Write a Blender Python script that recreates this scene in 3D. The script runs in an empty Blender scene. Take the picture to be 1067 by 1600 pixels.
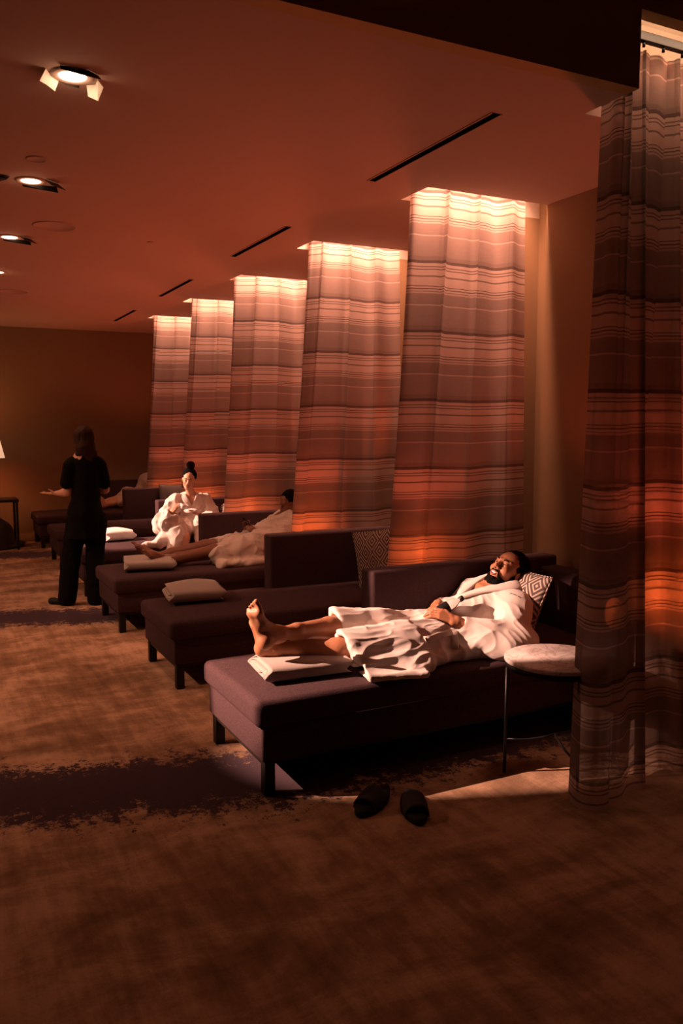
import bpy, bmesh, math, random
import numpy as np
from mathutils import Vector, Matrix, Euler

random.seed(5)
C = bpy.context.scene
PI = math.pi
R = math.radians

# ------------------------------------------------------------------ camera, world, exposure
cam_d = bpy.data.cameras.new('camera')
cam = bpy.data.objects.new('camera', cam_d)
C.collection.objects.link(cam)
cam_d.sensor_fit = 'VERTICAL'
cam_d.sensor_height = 36.0
cam_d.lens = 1300.0 / 1600.0 * 36.0
cam_d.clip_start = 0.05
YAW, PITCH, ROLL = 0.4686, 0.10446, -0.0023
fw = Vector((math.sin(YAW) * math.cos(PITCH), math.cos(YAW) * math.cos(PITCH), -math.sin(PITCH)))
rt = Vector((math.cos(YAW), -math.sin(YAW), 0))
up = rt.cross(fw)
r2 = rt * math.cos(ROLL) + up * math.sin(ROLL)
u2 = -rt * math.sin(ROLL) + up * math.cos(ROLL)
m = Matrix((r2, u2, -fw)).transposed().to_4x4()
m.translation = Vector((0, 0, 1.7))
cam.matrix_world = m
C.camera = cam

C.view_settings.view_transform = 'Standard'
C.view_settings.look = 'None'
C.view_settings.gamma = 1
C.view_settings.use_curve_mapping = False
C.view_settings.exposure = 0.0

W = bpy.data.worlds.new('world')
C.world = W
W.use_nodes = True
W.node_tree.nodes['Background'].inputs[0].default_value = (1.0, 0.45, 0.22, 1)
W.node_tree.nodes['Background'].inputs[1].default_value = 0.0

# layout constants (metres)
HC = 3.108            # ceiling of the lounge
Y0, PB, SW = 2.721, 1.624, 0.312   # first slot, bay pitch, slot width
XS, XW = 2.782, 3.691  # slot start, window wall
YB = 12.95             # back wall
SLOT = [Y0 + k * PB for k in range(6)]


def light(name, kind, loc, energy, color, **kw):
    d = bpy.data.lights.new(name, kind)
    d.energy = energy
    d.color = color
    for k, v in kw.items():
        if k not in ('rot', 'aim'):
            setattr(d, k, v)
    o = bpy.data.objects.new(name, d)
    C.collection.objects.link(o)
    o.location = loc
    if 'aim' in kw:
        o.rotation_euler = (Vector(kw['aim']) - Vector(loc)).to_track_quat('-Z', 'Y').to_euler()
    if 'rot' in kw:
        o.rotation_euler = kw['rot']
    return o


WARM = (1.0, 0.46, 0.28)
EMBER = (1.0, 0.16, 0.035)
HALO = (1.0, 0.53, 0.39)
SLOT_W = [95, 36, 36, 32, 28, 26]
LEDC = (1.0, 0.45, 0.29)
for k in range(6):
    y = SLOT[k]
    light('slot_led_light', 'AREA', (XS + 0.455, y + 0.03, 3.44), SLOT_W[k], LEDC, shape='RECTANGLE', size=0.84, size_y=0.03, rot=(R(20), 0, 0), spread=R(80))
    light('slot_led_light', 'AREA', (XS + 0.46, y + 0.27, 3.44), 3, LEDC, shape='RECTANGLE', size=0.86, size_y=0.03, spread=R(60))
DL = [(0.628, 3.642), (0.652, 5.254), (0.684, 6.853), (0.72, 8.433), (0.74, 10.03)]
# accent beams thrown by the downlights on to the chaises
light('downlight_or_fill_spot', 'SPOT', (-2.6, 5.2, 3.04), 5200, HALO, spot_size=R(18.2), spot_blend=0.4, shadow_soft_size=0.003, aim=(1.97, 3.80, 0.5))
light('downlight_or_fill_spot', 'SPOT', (-1.4, 10.0, 3.04), 3300, HALO, spot_size=R(19), spot_blend=0.35, shadow_soft_size=0.02, aim=(2.15, 8.80, 0.7))
light('downlight_or_fill_spot', 'SPOT', (0.69, 6.85, 3.06), 30, WARM, spot_size=R(74), spot_blend=0.9, shadow_soft_size=0.05, aim=(1.0, 6.4, 0.0))
light('downlight_or_fill_spot', 'SPOT', (0.72, 8.43, 3.06), 60, WARM, spot_size=R(60), spot_blend=0.9, shadow_soft_size=0.05, aim=(2.3, 7.4, 0.4))
light('downlight_or_fill_spot', 'SPOT', (0.65, 5.25, 3.04), 22, WARM, spot_size=R(84), spot_blend=1, shadow_soft_size=0.05, aim=(0.4, 5.5, 0.0))
light('downlight_or_fill_spot', 'SPOT', (0.63, 3.64, 3.04), 9, WARM, spot_size=R(100), spot_blend=1, shadow_soft_size=0.05, aim=(0.0, 2.0, 0.0))
# added warm fill: unseen spots at ceiling height, out of frame to the left
for x, y, e in ((-1.9, 6.0, 260), (-1.9, 8.0, 230), (-1.9, 10.4, 80)):
    light('downlight_or_fill_spot', 'SPOT', (x, y, 3.05), e, WARM, spot_size=R(110), spot_blend=1, shadow_soft_size=0.08, aim=(x + 1.5, y, 0))


for x, y, e in ((0.6, 1.1, 21), (2.2, 0.7, 8)):  # added overhead fill that brightens the foreground carpet, no fittings there
    light('downlight_or_fill_spot', 'SPOT', (x, y, 4.0), e, WARM, spot_size=R(80), spot_blend=1, shadow_soft_size=0.08, aim=(x, y, 0))


# ------------------------------------------------------------------ material helpers
class N:
    def __init__(s, name):
        s.m = bpy.data.materials.new(name)
        s.m.use_nodes = True
        s.t = s.m.node_tree
        s.n = s.t.nodes
        s.b = s.n['Principled BSDF']
        s.out = s.n['Material Output']

    def node(s, typ, **kw):
        nd = s.n.new(typ)
        for k, v in kw.items():
            if k.startswith('i_'):
                key = k[2:]
                key = int(key) if key.isdigit() else key.replace('_', ' ')
                s.put(nd.inputs[key], v)
            else:
                setattr(nd, k, v)
        return nd

    def put(s, inp, v):
        if isinstance(v, bpy.types.NodeSocket):
            s.t.links.new(v, inp)
        else:
            inp.default_value = v

    def math(s, op, a, b=0.0, c=None):
        nd = s.n.new('ShaderNodeMath')
        nd.operation = op
        s.put(nd.inputs[0], a)
        s.put(nd.inputs[1], b)
        if c is not None:
            s.put(nd.inputs[2], c)
        return nd.outputs[0]

    def mix(s, f, a, b):
        nd = s.n.new('ShaderNodeMix')
        nd.data_type = 'RGBA'
        s.put(nd.inputs[0], f)
        s.put(nd.inputs[6], a)
        s.put(nd.inputs[7], b)
        return nd.outputs[2]

    def ramp(s, f, stops, interp='LINEAR'):
        nd = s.n.new('ShaderNodeValToRGB')
        cr = nd.color_ramp
        cr.interpolation = interp
        while len(cr.elements) < len(stops):
            cr.elements.new(0.5)
        for e, (p, c) in zip(cr.elements, stops):
            e.position = p
            e.color = c if len(c) == 4 else (*c, 1)
        s.put(nd.inputs[0], f)
        return nd.outputs[0]

    def coord(s, scale=(1, 1, 1), rot=(0, 0, 0), kind='Object'):
        tc = s.n.new('ShaderNodeTexCoord')
        mp = s.n.new('ShaderNodeMapping')
        mp.inputs['Scale'].default_value = scale
        mp.inputs['Rotation'].default_value = rot
        s.t.links.new(tc.outputs[kind], mp.inputs[0])
        return mp.outputs[0]

    def noise(s, vec, scale=5.0, detail=4.0, rough=0.55, dist=0.0):
        nd = s.n.new('ShaderNodeTexNoise')
        s.put(nd.inputs['Vector'], vec)
        nd.inputs['Scale'].default_value = scale
        nd.inputs['Detail'].default_value = detail
        nd.inputs['Roughness'].default_value = rough
        nd.inputs['Distortion'].default_value = dist
        return nd.outputs[0]

    def bump(s, h, strength=0.3, dist=0.01):
        nd = s.n.new('ShaderNodeBump')
        nd.inputs['Strength'].default_value = strength
        nd.inputs['Distance'].default_value = dist
        s.put(nd.inputs['Height'], h)
        s.t.links.new(nd.outputs[0], s.b.inputs['Normal'])

    def base(s, c, rough=0.8, spec=0.3, metal=0.0):
        s.put(s.b.inputs['Base Color'], c if isinstance(c, bpy.types.NodeSocket) else (*c, 1))
        s.b.inputs['Roughness'].default_value = rough
        s.b.inputs['Specular IOR Level'].default_value = spec
        s.b.inputs['Metallic'].default_value = metal
        return s


def simple(name, c, rough=0.8, spec=0.3, metal=0.0, var=0.12, scale=8.0, bump=0.0, bscale=60.0):
    n = N(name)
    v = n.noise(n.coord(), scale, 3)
    a = tuple(x * (1 - var) for x in c) + (1,)
    b = tuple(min(1, x * (1 + var)) for x in c) + (1,)
    n.base(n.mix(v, a, b), rough, spec, metal)
    if bump:
        n.bump(n.noise(n.coord(), bscale, 2), bump, 0.004)
    return n.m


def fabric(name, c, c2=None, scale=260, bump=0.35, sheen=0.15, rough=0.95):
    n = N(name)
    c2 = c2 or tuple(x * 0.6 for x in c)
    w1 = n.noise(n.coord((1, 0.25, 1)), scale, 2)
    w2 = n.noise(n.coord((0.25, 1, 1)), scale, 2)
    f = n.math('MULTIPLY', n.math('ADD', w1, w2), 0.5)
    f = n.ramp(f, [(0.35, (0, 0, 0)), (0.65, (1, 1, 1))])
    n.base(n.mix(f, (*c2, 1), (*c, 1)), rough, 0.15)
    n.b.inputs['Sheen Weight'].default_value = sheen
    n.bump(f, bump, 0.002)
    return n.m


def terry(name, c, scale=300):
    n = N(name)
    v = n.noise(n.coord(), scale, 3, 0.7)
    big = n.noise(n.coord(), 7, 2)
    col = n.mix(n.ramp(v, [(0.3, (0, 0, 0)), (0.7, (1, 1, 1))]), tuple(x * 0.8 for x in c) + (1,), (*c, 1))
    n.base(col, 1.0, 0.05)
    n.b.inputs['Sheen Weight'].default_value = 0.2
    n.bump(n.math('ADD', v, n.math('MULTIPLY', big, 0.3)), 0.45, 0.004)
    return n.m


M = {}
M['ceiling'] = simple('painted_ceiling', (0.50, 0.40, 0.34), 0.85, 0.1, var=0.03, scale=2)
M['slot_paint'] = simple('slot_paint', (0.72, 0.62, 0.52), 0.8, 0.1, var=0.03)
M['wall'] = simple('wall_paint', (0.25, 0.155, 0.085), 0.8, 0.15, var=0.05, scale=1.5)
M['wall_back'] = simple('back_wall_paint', (0.26, 0.19, 0.12), 0.8, 0.15, var=0.06, scale=1.5)
M['fascia'] = simple('fascia_paint', (0.50, 0.38, 0.20), 0.85, 0.1, var=0.05)
M['baseboard'] = simple('baseboard_paint', (0.34, 0.24, 0.16), 0.6, 0.3)
M['black_metal'] = simple('black_metal', (0.012, 0.011, 0.011), 0.38, 0.5, 0.7, var=0.2)
M['black_void'] = simple('dark_slot', (0.004, 0.003, 0.003), 0.9, 0.0)
M['dark_wood'] = simple('dark_wood', (0.012, 0.008, 0.006), 0.5, 0.3, var=0.3, scale=30)
M['upholstery'] = fabric('plum_upholstery', (0.072, 0.040, 0.043), (0.042, 0.022, 0.024), 220, sheen=0.0)
M['towel'] = terry('terry_towel', (0.42, 0.35, 0.31))
M['white_towel'] = terry('white_terry_towel', (0.80, 0.74, 0.70))
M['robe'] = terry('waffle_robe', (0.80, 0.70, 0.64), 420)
M['robe_dim'] = terry('dimmed_robe', (0.62, 0.52, 0.44), 420)  # robe colour darkened to carry the dim light on the farther guests
M['brown_skin'] = simple('brown_skin', (0.38, 0.165, 0.085), 0.5, 0.35, var=0.12, scale=14, bump=0.15, bscale=120)
M['tan_skin'] = simple('tan_skin', (0.60, 0.33, 0.22), 0.5, 0.35, var=0.08, scale=14)
M['dark_skin'] = simple('dark_skin', (0.20, 0.085, 0.05), 0.45, 0.35, var=0.1, scale=14)
M['black_hair'] = simple('black_hair', (0.005, 0.0035, 0.003), 0.9, 0.08, var=0.5, scale=80, bump=0.8, bscale=160)
M['brown_hair'] = simple('brown_hair', (0.035, 0.016, 0.009), 0.8, 0.15, var=0.5, scale=40, bump=0.6, bscale=90)
M['black_cloth'] = simple('black_cloth', (0.006, 0.005, 0.005), 0.95, 0.08, var=0.3, scale=20)
M['lips'] = simple('lips', (0.25, 0.075, 0.06), 0.45, 0.4)
M['teeth'] = simple('teeth', (0.85, 0.78, 0.70), 0.3, 0.5)
M['eye'] = simple('eye_dark', (0.01, 0.007, 0.006), 0.3, 0.5)
M['porcelain'] = simple('porcelain', (0.85, 0.82, 0.80), 0.2, 0.5, var=0.02)
M['tea'] = simple('tea', (0.25, 0.08, 0.02), 0.1, 0.5)
M['rubber'] = simple('black_rubber', (0.010, 0.009, 0.009), 0.7, 0.25)
M['strap'] = simple('charcoal_strap', (0.035, 0.028, 0.028), 0.8, 0.2)
M['label_black'] = simple('bottle_label_black', (0.012, 0.010, 0.010), 0.4, 0.4)
M['print_white'] = simple('print_white', (0.6, 0.55, 0.5), 0.6, 0.2)
M['thread'] = simple('dark_thread', (0.03, 0.015, 0.012), 0.9, 0.1)
M['grey_pillow'] = fabric('grey_pillow_cloth', (0.16, 0.13, 0.12))
M['olive_cloth'] = fabric('olive_cloth', (0.07, 0.055, 0.035))
M['foil'] = simple('white_foil', (0.85, 0.78, 0.70), 0.45, 0.5, 0.0)
M['screen'] = simple('phone_black', (0.01, 0.01, 0.012), 0.15, 0.5)

n = N('marble')
v = n.noise(n.coord(), 9, 6, 0.6, 1.2)
n.base(n.ramp(v, [(0.30, (0.72, 0.66, 0.62)), (0.47, (0.62, 0.55, 0.52)), (0.50, (0.40, 0.34, 0.32)), (0.54, (0.64, 0.57, 0.54)), (0.8, (0.76, 0.70, 0.66))]), 0.25, 0.5)
M['marble'] = n.m

n = N('clear_plastic')
n.base((0.95, 0.95, 0.95), 0.05, 0.5)
n.b.inputs['Transmission Weight'].default_value = 0.85
n.b.inputs['IOR'].default_value = 1.33
M['clear'] = n.m


def emit(name, c, s):
    n = N(name)
    n.base(c, 0.6)
    n.b.inputs['Emission Color'].default_value = (*c, 1)
    n.b.inputs['Emission Strength'].default_value = s
    return n.m


M['lamp_glow'] = emit('downlight_glow', (1.0, 0.66, 0.42), 14)
M['led_glow'] = emit('led_glow', (1.0, 0.62, 0.40), 40)
M['ember_glow'] = emit('salt_lamp_glow', (1.0, 0.20, 0.04), 0.18)
M['shade_glow'] = emit('lamp_shade_glow', (1.0, 0.58, 0.34), 0.75)

# ---- carpet: brown distressed weave with ragged dark plum bands
n = N('carpet')
tc = n.node('ShaderNodeTexCoord')
sep = n.node('ShaderNodeSeparateXYZ')
n.t.links.new(tc.outputs['Object'], sep.inputs[0])
X, Y = sep.outputs[0], sep.outputs[1]
big = n.noise(n.coord((1, 1, 1)), 0.7, 4, 0.6)
streak = n.noise(n.coord((5.0, 0.8, 1), (0, 0, R(12))), 2.6, 6, 0.65)
streak2 = n.noise(n.coord((0.6, 3.5, 1), (0, 0, R(-8))), 1.2, 6, 0.7)
fine = n.noise(n.coord((1, 1, 1)), 90, 3, 0.8)
mott = n.noise(n.coord((1, 1.6, 1)), 1.7, 8, 0.68, 0.4)
t1 = n.math('ADD', n.math('MULTIPLY', streak, 0.20), n.math('MULTIPLY', streak2, 0.15))
t1 = n.math('ADD', t1, n.math('ADD', n.math('MULTIPLY', big, 0.25), n.math('MULTIPLY', mott, 0.40)))
col = n.ramp(t1, [(0.40, (0.15, 0.082, 0.044)), (0.475, (0.26, 0.15, 0.085)), (0.53, (0.42, 0.26, 0.16)), (0.62, (0.58, 0.38, 0.25))])
fleck = n.math('MULTIPLY_ADD', fine, 0.5, 0.75)
mulc = n.node('ShaderNodeMix', data_type='RGBA', blend_type='MULTIPLY')
mulc.inputs[0].default_value = 1.0
n.put(mulc.inputs[6], col)
n.put(mulc.inputs[7], fleck)
col = mulc.outputs[2]
# band position: distance in Y to a wandering centre, repeating every 4.05 m
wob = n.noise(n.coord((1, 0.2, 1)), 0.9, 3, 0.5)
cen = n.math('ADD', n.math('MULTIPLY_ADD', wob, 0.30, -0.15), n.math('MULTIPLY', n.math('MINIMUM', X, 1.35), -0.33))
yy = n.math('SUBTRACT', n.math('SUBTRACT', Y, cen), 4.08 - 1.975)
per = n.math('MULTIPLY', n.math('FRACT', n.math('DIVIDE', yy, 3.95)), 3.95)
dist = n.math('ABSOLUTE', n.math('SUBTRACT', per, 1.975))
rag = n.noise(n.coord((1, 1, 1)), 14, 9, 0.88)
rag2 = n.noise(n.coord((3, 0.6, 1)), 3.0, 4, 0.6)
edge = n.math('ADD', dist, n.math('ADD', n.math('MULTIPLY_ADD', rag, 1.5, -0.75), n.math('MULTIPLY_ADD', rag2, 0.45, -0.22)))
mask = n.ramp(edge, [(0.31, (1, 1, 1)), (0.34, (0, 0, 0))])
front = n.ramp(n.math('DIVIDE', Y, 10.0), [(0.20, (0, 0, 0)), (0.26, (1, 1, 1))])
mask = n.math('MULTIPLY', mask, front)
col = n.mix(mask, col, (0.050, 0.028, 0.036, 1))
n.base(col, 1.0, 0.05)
n.b.inputs['Sheen Weight'].default_value = 0.05
n.bump(fine, 0.5, 0.006)
M['carpet'] = n.m


# ---- sheer striped curtain
def curtain_mat():
    n = N('sheer_striped_curtain')
    tc = n.node('ShaderNodeTexCoord')
    sep = n.node('ShaderNodeSeparateXYZ')
    n.t.links.new(tc.outputs['UV'], sep.inputs[0])
    v = n.math('ADD', sep.outputs[1], n.math('MULTIPLY_ADD', n.noise(n.coord((1, 1, 1), kind='UV'), 5, 2), 0.006, -0.003))
    t = n.math('FRACT', n.math('DIVIDE', n.math('SUBTRACT', 100 * 0.43 + 1.0, v), 0.43))
    K, Wt = (0, 0, 0, 1), (1, 1, 1, 1)
    D = 0.56

    def g(a):
        return (a, a, a, 1)
    stops = [(0.0, g(0.92)), (0.040, g(0.0)), (0.085, g(0.80)), (0.100, g(0.0)), (0.125, g(0.80)), (0.140, g(0.0)), (0.215, g(0.75)), (0.240, g(0.0)),
             (0.365, g(0.85)), (0.378, g(0.0)), (0.402, g(0.85)), (0.415, g(0.0)), (0.440, g(0.7)), (0.452, g(0.05)), (0.475, g(D + 0.03)), (0.62, g(D + .1)), (0.632, g(0.0)), (0.65, g(D)), (0.94, g(D + .1))]
    f = n.ramp(t, stops, 'CONSTANT')
    weave = n.noise(n.coord((1, 0.15, 1), kind='UV'), 240, 2)
    weave2 = n.noise(n.coord((0.3, 1, 1), kind='UV'), 60, 3)
    f = n.math('ADD', f, n.math('MULTIPLY_ADD', n.math('ADD', weave, weave2), 0.10, -0.10))
    f = n.node('ShaderNodeClamp', i_0=f).outputs[0]
    c = n.mix(f, (0.50, 0.37, 0.33, 1), (0.09, 0.065, 0.06, 1))
    ct = n.mix(f, (0.62, 0.46, 0.38, 1), (0.10, 0.06, 0.05, 1))
    dif = n.node('ShaderNodeBsdfDiffuse', i_Color=c)
    trl = n.node('ShaderNodeBsdfTranslucent', i_Color=ct)
    trp = n.node('ShaderNodeBsdfTransparent')
    gl = n.node('ShaderNodeBsdfSheen', i_Color=c)
    m1 = n.node('ShaderNodeMixShader', i_0=0.45)
    n.t.links.new(dif.outputs[0], m1.inputs[1])
    n.t.links.new(trl.outputs[0], m1.inputs[2])
    m2 = n.node('ShaderNodeMixShader', i_0=n.math('MULTIPLY_ADD', f, -0.14, 0.22))
    n.t.links.new(m1.outputs[0], m2.inputs[1])
    n.t.links.new(trp.outputs[0], m2.inputs[2])
    n.t.links.new(m2.outputs[0], n.out.inputs[0])
    return n.m


M['curtain'] = curtain_mat()


# ---- diamond cushion cloth
def diamond_mat():
    n = N('diamond_pattern_cloth')
    tc = n.node('ShaderNodeTexCoord')
    sep = n.node('ShaderNodeSeparateXYZ')
    n.t.links.new(tc.outputs['Object'], sep.inputs[0])
    x = n.math('MULTIPLY', sep.outputs[0], 8.2)
    z = n.math('MULTIPLY', sep.outputs[2], 6.0)
    a = n.math('SUBTRACT', n.math('FRACT', n.math('ADD', x, z)), 0.5)
    b = n.math('SUBTRACT', n.math('FRACT', n.math('SUBTRACT', x, z)), 0.5)
    d = n.math('MAXIMUM', n.math('ABSOLUTE', a), n.math('ABSOLUTE', b))
    L, Dk = (0.46, 0.37, 0.31, 1), (0.08, 0.055, 0.05, 1)
    col = n.ramp(d, [(0.0, L), (0.07, Dk), (0.17, L), (0.25, Dk), (0.37, L), (0.45, Dk)], 'CONSTANT')
    nz = n.noise(n.coord(), 200, 2)
    n.base(n.mix(n.math('MULTIPLY', nz, 0.35), col, (0.13, 0.1, 0.09, 1)), 0.95, 0.1)
    n.bump(nz, 0.4, 0.002)
    return n.m


M['diamond'] = diamond_mat()


# ------------------------------------------------------------------ object helpers
def link(o, parent=None):
    C.collection.objects.link(o)
    if parent is not None:
        o.parent = parent
    return o


def mesh_obj(name, me, mat, parent=None, loc=(0, 0, 0), smooth=False):
    if smooth:
        me.polygons.foreach_set('use_smooth', [True] * len(me.polygons))
    if mat is not None:
        me.materials.append(mat)
    o = bpy.data.objects.new(name, me)
    link(o, parent)
    o.location = loc
    return o


def bm_obj(name, bm, mat, parent=None, loc=(0, 0, 0), smooth=False):
    me = bpy.data.meshes.new(name)
    bmesh.ops.recalc_face_normals(bm, faces=bm.faces)
    bm.to_mesh(me)
    bm.free()
    return mesh_obj(name, me, mat, parent, loc, smooth)


def tag(o, label, cat, group=None):
    o['label'] = label
    o['category'] = cat
    if group:
        o['group'] = group
    return o


def empty(name, loc, label, cat, group=None, rz=0):
    o = bpy.data.objects.new(name, None)
    link(o)
    o.location = loc
    o.rotation_euler = (0, 0, rz)
    return tag(o, label, cat, group)


def struct(o):
    o['kind'] = 'structure'
    return o


def add_box(bm, lo, hi, bevel=0.0, seg=2):
    lo, hi = Vector(lo), Vector(hi)
    g = bmesh.ops.create_cube(bm, size=1.0)
    vs = g['verts']
    for v in vs:
        v.co = Vector((lo.x + (v.co.x + .5) * (hi.x - lo.x), lo.y + (v.co.y + .5) * (hi.y - lo.y), lo.z + (v.co.z + .5) * (hi.z - lo.z)))
    if bevel > 0:
        es = list({e for v in vs for e in v.link_edges})
        bmesh.ops.bevel(bm, geom=es, offset=bevel, segments=seg, affect='EDGES', profile=0.5)
    return vs


def box(name, lo, hi, mat, parent=None, bevel=0.0, seg=2, loc=(0, 0, 0)):
    bm = bmesh.new()
    add_box(bm, lo, hi, bevel, seg)
    return bm_obj(name, bm, mat, parent, loc, smooth=bevel > 0)


def add_tube(bm, pts, rad, seg=10, cap=True):
    pts = [Vector(p) for p in pts]
    rads = rad if isinstance(rad, (list, tuple)) else [rad] * len(pts)
    rings = []
    ref = None
    for i, p in enumerate(pts):
        d = (pts[min(i + 1, len(pts) - 1)] - pts[max(i - 1, 0)]).normalized()
        if ref is None:
            ref = d.orthogonal().normalized()
        ref = (ref - d * ref.dot(d)).normalized()
        b = d.cross(ref)
        rings.append([bm.verts.new(p + (ref * math.cos(2 * PI * j / seg) + b * math.sin(2 * PI * j / seg)) * rads[i]) for j in range(seg)])
    for a, b in zip(rings, rings[1:]):
        for j in range(seg):
            bm.faces.new((a[j], a[(j + 1) % seg], b[(j + 1) % seg], b[j]))
    if cap:
        bm.faces.new(rings[0])
        bm.faces.new(rings[-1][::-1])


def tube(name, pts, rad, mat, parent=None, seg=10, loc=(0, 0, 0)):
    bm = bmesh.new()
    add_tube(bm, pts, rad, seg)
    return bm_obj(name, bm, mat, parent, loc, True)


def lathe(name, prof, mat, parent=None, seg=40, loc=(0, 0, 0), smooth=True):
    bm = bmesh.new()
    rings = []
    for r_, z in prof:
        if r_ < 1e-5:
            rings.append([bm.verts.new((0, 0, z))])
        else:
            rings.append([bm.verts.new((r_ * math.cos(2 * PI * j / seg), r_ * math.sin(2 * PI * j / seg), z)) for j in range(seg)])
    for a, b in zip(rings, rings[1:]):
        for j in range(seg):
            j2 = (j + 1) % seg
            if len(a) == 1 and len(b) == 1:
                continue
            if len(a) == 1:
                bm.faces.new((a[0], b[j2], b[j]))
            elif len(b) == 1:
                bm.faces.new((a[j], a[j2], b[0]))
            else:
                bm.faces.new((a[j], a[j2], b[j2], b[j]))
    return bm_obj(name, bm, mat, parent, loc, smooth)


def copy_tree(o, parent=None):
    c = o.copy()
    C.collection.objects.link(c)
    if parent is not None:
        c.parent = parent
    for ch in list(o.children):
        copy_tree(ch, c)
    return c


# ---- numpy noise
_rng = np.random.default_rng(11)
_PERM = _rng.random((64, 64, 64)).astype(np.float32)


def vnoise(P):
    i = np.floor(P).astype(int)
    f = P - i
    f = f * f * (3 - 2 * f)
    out = 0
    for dx in (0, 1):
        for dy in (0, 1):
            for dz in (0, 1):
                w = (f[:, 0] if dx else 1 - f[:, 0]) * (f[:, 1] if dy else 1 - f[:, 1]) * (f[:, 2] if dz else 1 - f[:, 2])
                out = out + w * _PERM[(i[:, 0] + dx) % 64, (i[:, 1] + dy) % 64, (i[:, 2] + dz) % 64]
    return out


def fbm(P, o=3):
    s = 0
    a = 1.0
    t = 0
    for k in range(o):
        s = s + a * vnoise(P * 2 ** k + 17.3 * k)
        t += a
        a *= 0.5
    return s / t


def ridge(P, o=2):
    s = 0
    a = 1.0
    t = 0
    for k in range(o):
        s = s + a * (1 - np.abs(2 * vnoise(P * 2 ** k + 9.1 * k) - 1)) ** 2
        t += a
        a *= 0.5
    return s / t


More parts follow.
